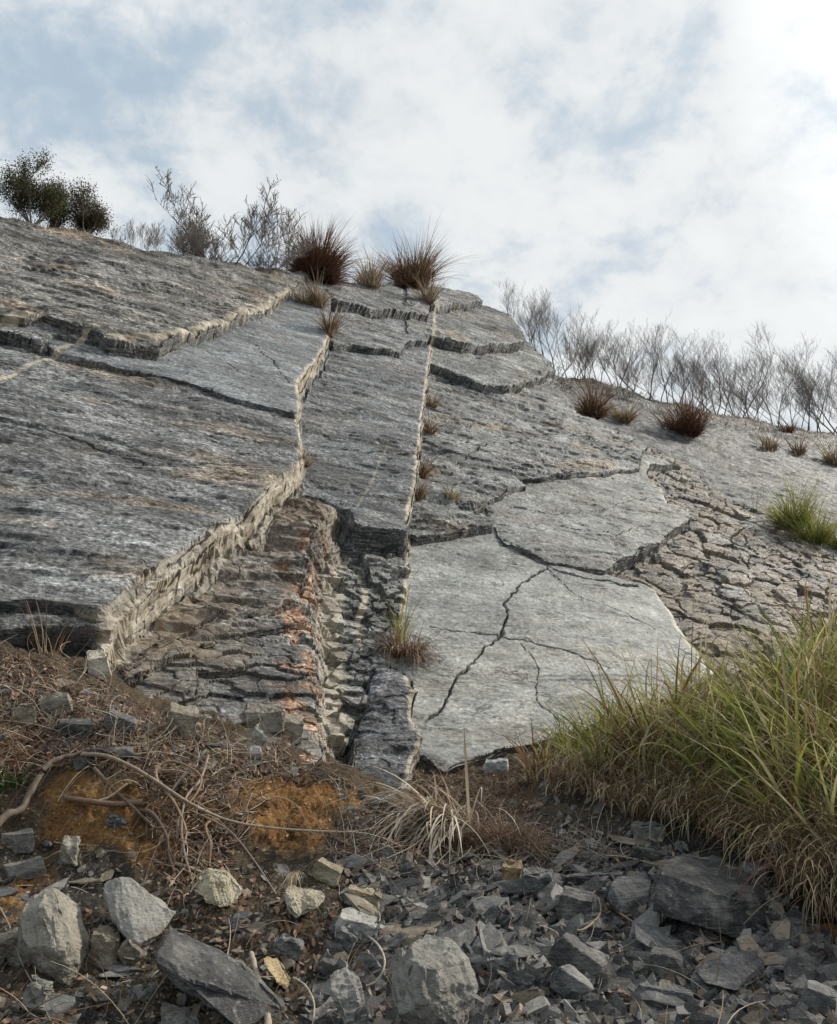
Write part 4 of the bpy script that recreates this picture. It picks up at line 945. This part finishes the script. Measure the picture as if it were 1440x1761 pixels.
tuft('isolated yellowish tuft on the slab right of the middle joint', 'grass clump', 775, 856, 26, 36, 130, STRAW+YEL, STRAW, .8, .5)
tuft('rusty tuft in the bend of the left joint', 'grass clump', 524, 800, 34, 24, 110, RUST+STRAW, STRAW, .5, .7)
tuft('round tangle of rust brown grass at the left edge of the big slab', 'grass clump', 698, 1128, 62, 76, 700, RUST, RUST+STRAW, .9, 1.3, .006)
tuft('thin green stalks rising from the rust brown tangle beside the big slab', 'grass clump', 690, 1105, 80, 30, 40, YEL, GREEN, .25, .4, .007, mat=GRASS)
tuft('dry stalks on the bank in front of the overhanging corner', 'grass clump', 78, 1125, 95, 60, 34, RUST+STRAW, RUST, .3, .4, .005)
k = 0
GC = [('bright green grass clump at the right edge above the fractured bed', 1400, 935), ('green grass clump just left of the right edge above the fractured bed', 1362, 905), ('green grass clump on the rim beside the fractured bed', 1440, 945)]
for lb, x, y in GC: tuft(lb, 'grass clump', x, y, 68, 80, 420, GREEN, YEL, .5, .7, .016, mat=GRASS)
# low scrub along the soil rim of the far slope
SK = {}
def skyline(px):
    if px in SK: return SK[px]
    lo, hi = -200.0, 1000.0
    y = lo
    while y < hi and not hit(px, y, CLIFF): y += 20
    a, b = y-20, y
    for _ in range(12):
        m = (a+b)/2
        if hit(px, m, CLIFF): b = m
        else: a = m
    SK[px] = (b, hit(px, b+1, CLIFF)[1]); return SK[px]
parts = []
r = random.Random(77)
for _ in range(520):
    x = r.uniform(945, 1700); sy, p = skyline(round(x)); y = sy+r.uniform(0, 26)
    h = hit(x, y, CLIFF)
    if not h: continue
    v, f, c = clump(22, .5, r.uniform(.15, .45), .9, .5, .025, [(.06,.045,.03), (.09,.06,.035), (.05,.05,.025)], [(.13,.09,.055), (.2,.15,.09), (.07,.05,.035)]); parts.append((v+np.array(h[1]), f, c))
for _ in range(130):
    x = r.uniform(-300, 880); sy, p = skyline(round(x)); h = hit(x, sy+r.uniform(0, 4), CLIFF)
    if not h: continue
    v, f, c = clump(10, .3, r.uniform(.08, .28), .8, .5, .016, [(.06,.05,.035), (.09,.065,.04)], [(.14,.11,.07), (.08,.06,.04)]); parts.append((v+np.array(h[1]), f, c))
v, f, c = merge(parts); tag(mesh_obj('scrub', v, f, DRYM, attrs={'col': c}), 'brown dry undergrowth along the rim of the hill', kind='stuff')

# ---- trees on the skyline
def tube_path(pts, rads, nside=5):
    pts = np.asarray(pts, float); n = len(pts); tg = np.gradient(pts, axis=0); tg /= np.linalg.norm(tg, axis=1)[:, None]+1e-9
    ref = np.where(np.abs(tg[:, 2:3]) < .9, np.array([[0, 0, 1.]]), np.array([[1., 0, 0]]))
    a = np.cross(tg, ref); a /= np.linalg.norm(a, axis=1)[:, None]+1e-9; b = np.cross(tg, a)
    ang = np.arange(nside)*2*math.pi/nside
    V = pts[:, None]+(np.cos(ang)[None, :, None]*a[:, None]+np.sin(ang)[None, :, None]*b[:, None])*np.asarray(rads)[:, None, None]
    i = np.arange(n*nside).reshape(n, nside); j = np.roll(i, -1, 1)
    Fq = np.stack([i[:-1], j[:-1], j[1:], i[1:]], -1).reshape(-1, 4)
    return V.reshape(-1, 3), Fq
def coltube(pts, rads, col, nside=5):
    v, f = tube_path(pts, rads, nside); return v, f, np.tile(np.array([*col, 1.]), (len(v), 1))
def grow(p, d, length, rad, level, out, r, up=.25, kids=(5, 4, 4), spread=.55, minr=.010):
    n = 7; pts = [np.array(p)]; d = np.array(d, float); rads = [rad]
    for i in range(n):
        d = d+np.array([r.gauss(0, .07), r.gauss(0, .07), r.gauss(0, .03)+up*.10]); d /= np.linalg.norm(d)
        pts.append(pts[-1]+d*length/n); rads.append(max(rad*(1-.85*(i+1)/n), minr*.6))
    out[min(level, 2)].append((pts, rads))
    if level >= len(kids): return
    for k in range(kids[level]):
        t = .25+.72*(k+r.random())/kids[level]; i = min(int(t*n), n-1); q = pts[i]+(pts[i+1]-pts[i])*(t*n-i)
        a = r.uniform(0, 6.28); perp = np.array([math.cos(a), math.sin(a), r.uniform(-.1, .5)])
        dd = d*(1-spread)+perp*spread+np.array([0, 0, up]); dd /= np.linalg.norm(dd)
        grow(q, dd, length*r.uniform(.42, .66)*(1.05-.35*t), max(rads[i]*.62, minr), level+1, out, r, up, kids, spread, minr)
TWIG = (.21, .18, .155)
def bare_tree(seed, height, stems, kids=(6, 5, 4), spread=.5, lean=.25, minr=.012, name='bare_tree'):
    r = random.Random(seed); out = [[], [], []]
    for k in range(stems):
        a = r.uniform(0, 6.28)
        grow((math.cos(a)*.1*stems*.3, math.sin(a)*.1*stems*.3, -.3), (math.cos(a)*lean*r.random(), math.sin(a)*lean*r.random(), 1), height*r.uniform(.75, 1.)*.8, height*.0045+.004, 0, out, r, .35, kids, spread, minr)
    root = empty(name, (0, 0, 0))
    for nm, lv in (('trunk', out[0]), ('branches', out[1]), ('twigs', out[2])):
        if not lv: continue
        v, f, c = merge([coltube(p, q, TWIG if nm != 'trunk' else (.11, .09, .075), 4 if nm != 'trunk' else 5) for p, q in lv])
        mesh_obj(nm, v, f, BARK, root, attrs={'col': c})
    return root
def copy_tree(o):
    c = o.copy(); SC.collection.objects.link(c)
    for ch in o.children:
        d = ch.copy(); SC.collection.objects.link(d); d.parent = c
    return c
def on_hill(px, back, what=CLIFF):
    """a spot on the hilltop `back` metres behind the skyline at this photo column"""
    sy, p = skyline(px); q = p+Vector((0, back, 0))
    mi = CLIFF.matrix_world.inverted(); o = mi @ Vector((q.x, q.y, q.z+30)); d = (mi.to_3x3() @ Vector((0, 0, -1))).normalized()
    ok, loc, nor, _ = CLIFF.ray_cast(o, d, depsgraph=DG)
    return (CLIFF.matrix_world @ loc) if ok else q
ORD = 'first second third fourth fifth sixth seventh eighth ninth tenth eleventh twelfth thirteenth fourteenth fifteenth sixteenth seventeenth eighteenth nineteenth twentieth twenty-first twenty-second twenty-third twenty-fourth twenty-fifth twenty-sixth twenty-seventh twenty-eighth'.split()
sap = [bare_tree(300+k, 5.0, 2+k % 3, (9, 7, 5), .40, .42, .0035) for k in range(6)]
RT = [(885,95),(912,110),(938,112),(962,120),(985,112),(1008,100),(1035,118),(1062,122),(1092,112),(1118,120),(1142,126),(1166,118),(1190,108),(1218,124),(1246,130),(1272,124),(1298,128),(1322,132),(1350,140),(1378,128),(1402,112),(1428,130),(1455,130),(1490,120),(1530,130),(1570,125),(1620,130),(1680,130)]
r = random.Random(9); first = set()
def place(proto, key, px, hpx, back, base_h, label, group, cat='tree', wide=1.):
    p = on_hill(px, back); d = p.y; s = hpx*d/F/base_h
    o = proto if key not in first else copy_tree(proto); first.add(key)
    o.location = p-Vector((0, 0, .15)); o.scale = (s*wide, s*wide, s); o.rotation_euler = (0, 0, r.uniform(0, 6.28))
    return tag(o, label, cat, group)
for i, (x, hp) in enumerate(RT):
    place(sap[i % 6], i % 6, x, hp*r.uniform(.72, 1.2), r.uniform(.3, 1.8), 3.7, 'leafless tree on the right skyline, %s counting from the cliff edge' % ORD[i], 'bare trees along the right skyline', wide=r.uniform(1.25, 1.9))
LT = [(192,58),(212,62),(232,66),(250,70),(268,60),(286,62),(304,64),(320,70)]
lit = [bare_tree(340+k, 3.0, 2+k % 2, (7, 5, 4), .4, .4, .007, 'bare_sapling') for k in range(3)]
for i, (x, hp) in enumerate(LT):
    place(lit[i % 3], 'l%d' % (i % 3), x, hp, r.uniform(.1, .8), 2.2, 'small leafless sapling on the left skyline, %s from the leafy shrubs' % ORD[i], 'bare saplings on the left skyline', 'sapling')
bb = bare_tree(361, 3.0, 9, (9, 7, 5), .45, .9, .007, 'bare_bush'); place(bb, 'bb', 385, 122, .4, 2.2, 'dense leafless many stemmed bush standing alone on the left skyline', None, 'bush', wide=1.8)
b2 = bare_tree(362, 3.0, 3, (6, 5, 4), .5, .7, .008, 'bare_tree'); place(b2, 'b2', 490, 120, .8, 2.2, 'leafless forked tree behind the largest crest grass clump', None)
b3 = bare_tree(363, 3.0, 5, (6, 6, 4), .5, .8, .008, 'bare_bush'); place(b3, 'b3', 350, 75, .3, 2.2, 'low leafless bush left of the dense many stemmed bush', None, 'bush')
b4 = bare_tree(364, 3.0, 5, (6, 6, 4), .5, .8, .008, 'bare_bush'); place(b4, 'b4', 440, 70, .3, 2.2, 'low leafless bush right of the dense many stemmed bush', None, 'bush')
def leafy(px, hpx, wide, seed, label, cols, n=5200):
    rr = random.Random(seed); p = on_hill(px, .35); d = p.y; H = 1.2*hpx*d/F
    root = empty('leafy_shrub', p-Vector((0, 0, .1))); out = [[], [], []]
    for k in range(7):
        a = rr.uniform(0, 6.28); grow((0, 0, 0), (math.cos(a)*.5*wide, math.sin(a)*.5*wide, 1), H*rr.uniform(.6, .9), .03, 0, out, rr, .3, (7, 6, 3), .5, .006)
    v, f, c = merge([coltube(a, b, TWIG, 4) for a, b in out[0]]); mesh_obj('trunk', v, f, BARK, root, attrs={'col': c})
    v, f, c = merge([coltube(a, b, TWIG, 3) for a, b in out[1]+out[2]]); mesh_obj('branches', v, f, BARK, root, attrs={'col': c})
    tips = np.array([q for a, b in out[2]+out[1] for q in a[2:]]); idx = G.integers(0, len(tips), n)
    c0 = tips[idx]+G.normal(0, .12, (n, 3)); keep = c0[:, 2] > .05; c0 = c0[keep]; n = len(c0)
    e1 = G.normal(0, 1, (n, 3)); e1 /= np.linalg.norm(e1, axis=1)[:, None]; e2 = np.cross(e1, G.normal(0, 1, (n, 3))); e2 /= np.linalg.norm(e2, axis=1)[:, None]
    s = G.uniform(.018, .036, (n, 1)); V = np.stack([c0-e1*s, c0+e2*s*.5, c0+e1*s, c0-e2*s*.5], 1).reshape(-1, 3)
    mesh_obj('crown', V, np.arange(n*4).reshape(-1, 4), GRASS, root, attrs={'col': np.c_[np.repeat(pick(cols, n), 4, axis=0), np.ones(n*4)]})
    return tag(root, label, 'shrub')
OL = [(.055,.065,.022), (.08,.085,.03), (.10,.085,.04), (.04,.05,.02)]; OLB = [(.07,.065,.03), (.10,.075,.04), (.09,.06,.035), (.05,.05,.025)]
leafy(45, 100, 1.5, 15, 'tallest green leafy shrub at the left edge of the skyline', OL, 15000)
leafy(135, 78, 1.3, 6, 'lower olive brown leafy shrub right of the tallest shrub', OLB, 11000)
leafy(82, 60, .9, 7, 'small leafy shrub in the gap between two larger leafy shrubs', OL, 2500)
# bare twiggy plants on the rim near the fractured bed
for i, (x, y, hp, lb) in enumerate([(1165+132, 880, 60, 'leafless twiggy seedling on the slope behind the fractured bed'), (1250, 868, 45, 'small leafless twig plant left of the taller seedling on the slope')]):
    o = bare_tree(380+i, 2., 2, (4, 3), .5, .6, .006, 'twig_plant'); h = hit(x, y); o.location = h[1]-Vector((0, 0, .05)); s = hp*h[1].y/F/1.8; o.scale = (s, s, s); tag(o, lb, 'seedling')

# ---- litter: stems, dead leaves
def lying_stems(name, specs, label):
    parts = []
    for poly, cnt, l0, l1, rad, pal, seed, bendy, tiltmax in specs:
        for x, y, p, nn in ground_hits(poly, cnt, seed, GROUND):
            r_ = random.random; L_ = l0+(l1-l0)*random.random()**1.6; a = random.uniform(0, 6.28); q = rot_to(nn, a, 0)
            seg = 7; cur = np.array(p)+np.array(nn)*random.uniform(.003, .03); d = random.gauss(0, .12)+random.random()**3*tiltmax; th = 0; pts = [cur.copy()]
            k1 = random.gauss(0, bendy); 
            for i in range(seg):
                th += k1/seg; step = q @ Vector((math.cos(th)*math.cos(d), math.sin(th)*math.cos(d), math.sin(d))); d -= random.uniform(0, .3)*tiltmax
                cur = cur+np.array(step)*L_/seg; pts.append(cur.copy())
            P_ = np.array(pts); gz = [0]*len(P_)
            rr = rad*random.uniform(.5, 1.3)
            cc = np.array(random.choice(pal))*random.uniform(.7, 1.3)
            parts.append(coltube(P_, np.linspace(rr, rr*.45, len(P_)), cc, 3))
    v, f, c = merge(parts); return tag(mesh_obj(name, v, f, BARK, attrs={'col': c}), label, kind='stuff')
BR = [(.14,.08,.048), (.20,.12,.075), (.09,.055,.037), (.28,.18,.115)]
PALE = [(.42,.36,.27), (.33,.27,.19), (.50,.45,.36), (.25,.19,.13)]
LB1 = [(-150,1130),(120,1130),(200,1190),(330,1240),(560,1310),(640,1380),(600,1350),(350,1340),(100,1320),(-150,1380)]
LITM = [(690,1330),(740,1305),(900,1320),(930,1390),(860,1420),(700,1410)]
DEADM = [(600,1430),(760,1400),(940,1440),(1060,1450),(1130,1480),(900,1500),(640,1500),(560,1470)]
HANGL = [(240,1340),(420,1340),(470,1380),(380,1500),(300,1560),(270,1480)]
WIDE = [(-150,1330),(600,1350),(1200,1470),(1440,1620),(1440,1860),(-150,1860)]
lying_stems('dead_stems', [(LB1, 1900, .08, .55, .0035, BR+PALE, 41, 1.2, .5), (LITM, 900, .08, .4, .0035, BR, 42, 1.0, .3), (DEADM, 900, .1, .6, .003, PALE+BR, 43, 1.0, .25),
  (HANGL, 330, .1, .6, .004, BR+PALE, 44, 1.6, .7), (WIDE, 650, .05, .45, .0028, PALE+BR, 45, 1.2, .3)], 'brown dead stems and twigs matted over the bank')
def litter(name, specs, label):
    C0 = []; S0 = []; Q = []; K = []
    for poly, cnt, s0, s1, pal, seed in specs:
        for x, y, p, nn in ground_hits(poly, cnt, seed, GROUND):
            m3 = np.array(rot_to(nn, random.uniform(0, 6.28), random.gauss(0, .5))); s = random.uniform(s0, s1); cu = random.uniform(-.5, .7)
            loc = np.array([[-1, 0, cu*.3], [-.4, .42, 0], [-.4, -.42, .1*cu], [.35, .36, cu*.1], [.35, -.4, cu*.25], [1, .05, cu*.6]])*s
            C0.append(np.array(p)+np.array(nn)*.012+loc@m3.T); K.append(np.tile(np.array([*(np.array(random.choice(pal))*random.uniform(.6, 1.3)), 1]), (6, 1)))
    n = len(C0); b = np.arange(n)[:, None, None]*6; f = (b+np.array([[0, 1, 2, 2], [1, 3, 4, 2], [3, 5, 4, 4]])[None])
    Fl = []
    for i in range(n): k = i*6; Fl += [(k, k+2, k+1), (k+1, k+2, k+4, k+3), (k+3, k+4, k+5)]
    return tag(mesh_obj(name, np.concatenate(C0), Fl, DRYM, smooth=False, attrs={'col': np.concatenate(K)}), label, kind='stuff')
LV = [(.18,.10,.06), (.13,.065,.04), (.28,.16,.09), (.07,.035,.022), (.30,.20,.12)]
litter('dead_leaves', [(LB1, 2300, .012, .034, LV, 51), (LITM, 1100, .010, .028, LV, 52), (HANGL, 380, .015, .035, LV, 53), ([(300,1480),(620,1560),(640,1700),(420,1680),(290,1570)], 420, .012, .03, LV, 54), (DEADM, 350, .01, .025, LV, 55), (WIDE, 420, .01, .028, LV, 56)],
  'reddish brown dead leaves strewn over the bank')

# ---- single roots, branches and vines
def strand(name, label, cat, pts, rpx, col, lift=.04, nside=7, wob=.0, parts_of=None):
    """a branch that follows the slope: photo points laid on the ground, raised `lift` metres towards the viewer"""
    W_ = []; ds = []
    for p in pts:
        h = hit(p[0], p[1]) or hit(p[0], p[1]-25) or hit(p[0], 1700); q = h[1]; l = p[2] if len(p) > 2 else lift
        W_.append(np.array(q)); ds.append(q.y)
    W_ = np.array(W_)
    # keep the strand's distance smooth where the ground behind it drops away
    ys = W_[:, 1].copy()
    for _ in range(3): ys[1:-1] = np.minimum(ys[1:-1], .25*ys[:-2]+.5*ys[1:-1]+.25*ys[2:])
    W_ = np.array([at(float(p[0]), float(p[1]), np.float64(y-(p[2] if len(p) > 2 else lift))) for p, y in zip(pts, ys)])
    t = np.arange(len(W_)); tt = np.linspace(0, len(W_)-1, (len(W_)-1)*6+1)
    # Catmull-Rom
    out = []
    for x in tt:
        i = min(int(x), len(W_)-2); f_ = x-i; p0 = W_[max(i-1, 0)]; p1 = W_[i]; p2 = W_[i+1]; p3 = W_[min(i+2, len(W_)-1)]
        out.append(.5*((2*p1)+(-p0+p2)*f_+(2*p0-5*p1+4*p2-p3)*f_**2+(-p0+3*p1-3*p2+p3)*f_**3))
    out = np.array(out); k = len(out); sc = out[:, 1]/F
    rr = np.interp(np.linspace(0, 1, k), [0, 1], rpx)*sc*(1+.12*perlin(np.arange(k)*.6, np.zeros(k), 5))
    out = out+wob*np.stack([perlin(np.arange(k)*.5, np.zeros(k)+j*9.1, 6) for j in range(3)], -1)
    o0 = out[0].copy(); v, f, c = coltube(out-o0, rr, col, nside)
    o = mesh_obj(name, v, f, BARK, attrs={'col': c}); o.location = o0
    return tag(o, label, cat)
strand('root', 'thick grey brown root arching down at the left edge of the ochre scarp', 'root', [(-30,1440,.05),(10,1405,.05),(38,1390,.06),(55,1355,.08),(80,1318,.1),(110,1302,.1),(150,1296,.1)], (7, 3.6), (.17,.13,.095), wob=.010)
strand('vine', 'long pale vine arching from the root bend across the ochre scarp', 'vine', [(140,1298,.1),(180,1300,.14),(225,1318,.16),(270,1345,.16),(320,1378,.12),(365,1400,.08)], (3.6, 2.4), (.30,.235,.165))
strand('vine', 'thin straight vine running right from the scarp to the dead grass', 'vine', [(330,1385,.1),(390,1410,.1),(450,1422,.1),(530,1429,.12),(610,1430,.12),(680,1415,.08),(740,1395,.03)], (2.2, 1.6), (.38,.31,.22))
strand('branch', 'stout stick lying level across the left ochre patch', 'branch', [(112,1372),(150,1378),(200,1383),(246,1380)], (4, 5.5), (.20,.13,.08), .07)
strand('branch', 'thin brown branch crossing below the arched vine', 'branch', [(162,1322),(190,1352),(225,1385),(262,1420)], (3.6, 2.2), (.15,.10,.07), .08)
strand('branch', 'short pale twig crossing the stout stick', 'branch', [(170,1378),(190,1370),(208,1356),(218,1348)], (2.5, 1.8), (.42,.33,.21), .09)
strand('vine', 'looping vine hanging in front of the ochre scarp', 'vine', [(268,1318,.1),(272,1345,.12),(300,1380,.12),(320,1430,.08),(312,1470,.06),(330,1480,.03)], (2.4, 1.6), (.30,.22,.15))
strand('vine', 'curled vine loop right of the looping vine', 'vine', [(265,1330,.12),(280,1312,.12),(310,1312,.12),(345,1335,.1),(338,1365,.1),(310,1400,.08),(306,1440,.05)], (2., 1.5), (.25,.18,.12))
strand('vine', 'slender vine slanting down from the scarp towards the cream stone', 'vine', [(358,1300,.06),(345,1340,.1),(320,1372,.1),(312,1420,.1),(318,1470,.08),(332,1515,.04)], (2.4, 1.6), (.27,.21,.16))
strand('branch', 'dark forked root hanging from the top of the scarp', 'root', [(240,1395,.05),(262,1400,.1),(285,1435,.1),(290,1470,.06),(300,1500,.04)], (4, 2), (.10,.07,.05))
strand('root', 'knobbly thin root standing in the right ochre patch', 'root', [(376,1408,.06),(356,1416,.08),(355,1430,.08),(362,1450,.07),(360,1490,.04)], (2.6, 1.8), (.26,.17,.10))
strand('branch', 'pale peeled stick standing at the bottom beside the tan slab', 'branch', [(432,1640,.1),(440,1670,.1),(448,1705,.08),(458,1740,.05),(462,1775,.03)], (4, 5.5), (.36,.30,.23), wob=.006)
strand('twig', 'curved pale stem looping beside the big speckled boulder', 'twig', [(625,1605,.04),(650,1625,.1),(662,1655,.12),(650,1685,.1),(630,1696,.05)], (1.8, 1.6), (.48,.42,.32))
strand('twig', 'second curved pale stem bending down at the bottom middle', 'twig', [(505,1682,.05),(525,1695,.1),(540,1725,.1),(538,1765,.05)], (1.6, 1.4), (.45,.38,.29))
strand('vine', 'long thin bare stem slanting across the lower left debris', 'vine', [(330,1395,.08),(390,1425,.1),(430,1470,.1),(470,1530,.08),(500,1580,.04)], (1.3, 1.), (.28,.21,.15))
strand('twig', 'thin stem lying over the boulder at the far lower left', 'twig', [(-10,1545,.06),(15,1590,.1),(35,1650,.12),(55,1690,.06)], (1.3, .9), (.32,.26,.19))
strand('twig', 'bent rusty stems lying on the slates left of the wide plate', 'twig', [(965,1590,.05),(1000,1600,.1),(1032,1572,.1),(1030,1545,.06)], (1.8, 1.4), (.34,.25,.16))
strand('twig', 'straight reddish twig lying on slate beside the wide plate', 'twig', [(1045,1555,.06),(1068,1572,.08),(1092,1588,.05)], (2.2, 1.6), (.30,.17,.10))
strand('twig', 'long straw stems lying on the rubble above the largest block', 'twig', [(900,1455,.04),(980,1475,.05),(1060,1472,.06),(1130,1488,.05)], (1.6, 1.2), (.38,.29,.18))
strand('twig', 'short pale stick leaning on brown leaves above the cream stone', 'twig', [(298,1485,.04),(325,1492,.06),(350,1502,.04)], (3, 2.2), (.36,.27,.18))
# pale strap-leaved dead clump and the brown root mass beside it
h = hit(762, 1436); p = np.array(h[1])+np.array([0, -.05, .06])
n = 230; a = math.pi*1.25+G.normal(0, .55, n); r0 = .10*np.sqrt(G.random(n)); q = G.uniform(0, 6.28, n)
v, f, c = blades(np.stack([np.sin(q)*r0*2.2, np.cos(q)*r0, .02+0*q], -1), a, G.uniform(.35, .95, n), np.abs(G.normal(1.05, .3, n)), np.abs(G.normal(1.35, .35, n)), .022*G.uniform(.5, 1.2, n), pick([(.50,.42,.32), (.34,.27,.19)], n), pick([(.66,.60,.50), (.52,.45,.35), (.36,.28,.20)], n), seg=9, twist=.5)
o = mesh_obj('dead_grass_clump', v, f, DRYM, attrs={'col': c}); o.location = p; tag(o, 'pale strap leaved dead grass drooping to the left over the rubble', 'grass clump')
h = hit(850, 1455); p = np.array(h[1]); n = 2600; a = G.uniform(0, 6.28, n); r0 = .34*np.sqrt(G.random(n))
v, f, c = blades(np.stack([np.sin(a)*r0*1.05, np.cos(a)*r0*.5, .10*(1-(r0/.34)**2)], -1), a+G.normal(0, .9, n), G.uniform(.08, .30, n), np.abs(G.normal(1.1, .4, n)), np.abs(G.normal(1.2, .5, n)), .0035*G.uniform(.6, 1.3, n), pick(BR, n), pick(BR+[(.26,.19,.13)], n), seg=5, twist=1.2)
o = mesh_obj('root_mat', v, f, DRYM, attrs={'col': c}); o.location = p; tag(o, 'tangled mat of fine brown roots beside the pale dead grass', 'root mat')
h = hit(505, 1540); n = 60; a = G.normal(math.pi, .25, n)
v, f, c = blades(np.stack([G.normal(0, .01, n), G.normal(0, .01, n), .12+0*a], -1), a, G.uniform(.1, .28, n), G.uniform(1.2, 1.7, n), G.uniform(.9, 1.4, n), np.full(n, .003), pick(STRAW, n), pick([(.5,.42,.3)], n), seg=6)
o = mesh_obj('dry_seed_head', v, f, DRYM, attrs={'col': c}); o.location = h[1]; tag(o, 'feathery dry seed head drooping over the square cream stone', 'seed head')
h = hit(20, 1345); v, f, c = clump(60, .08, .22, 1., .6, .03, [(.04,.08,.02)], [(.05,.10,.03)])
o = mesh_obj('leafy_plant', v, f, GRASS, attrs={'col': c}); o.location = h[1]; tag(o, 'small dark green plant behind the thick root at the left edge', 'plant')
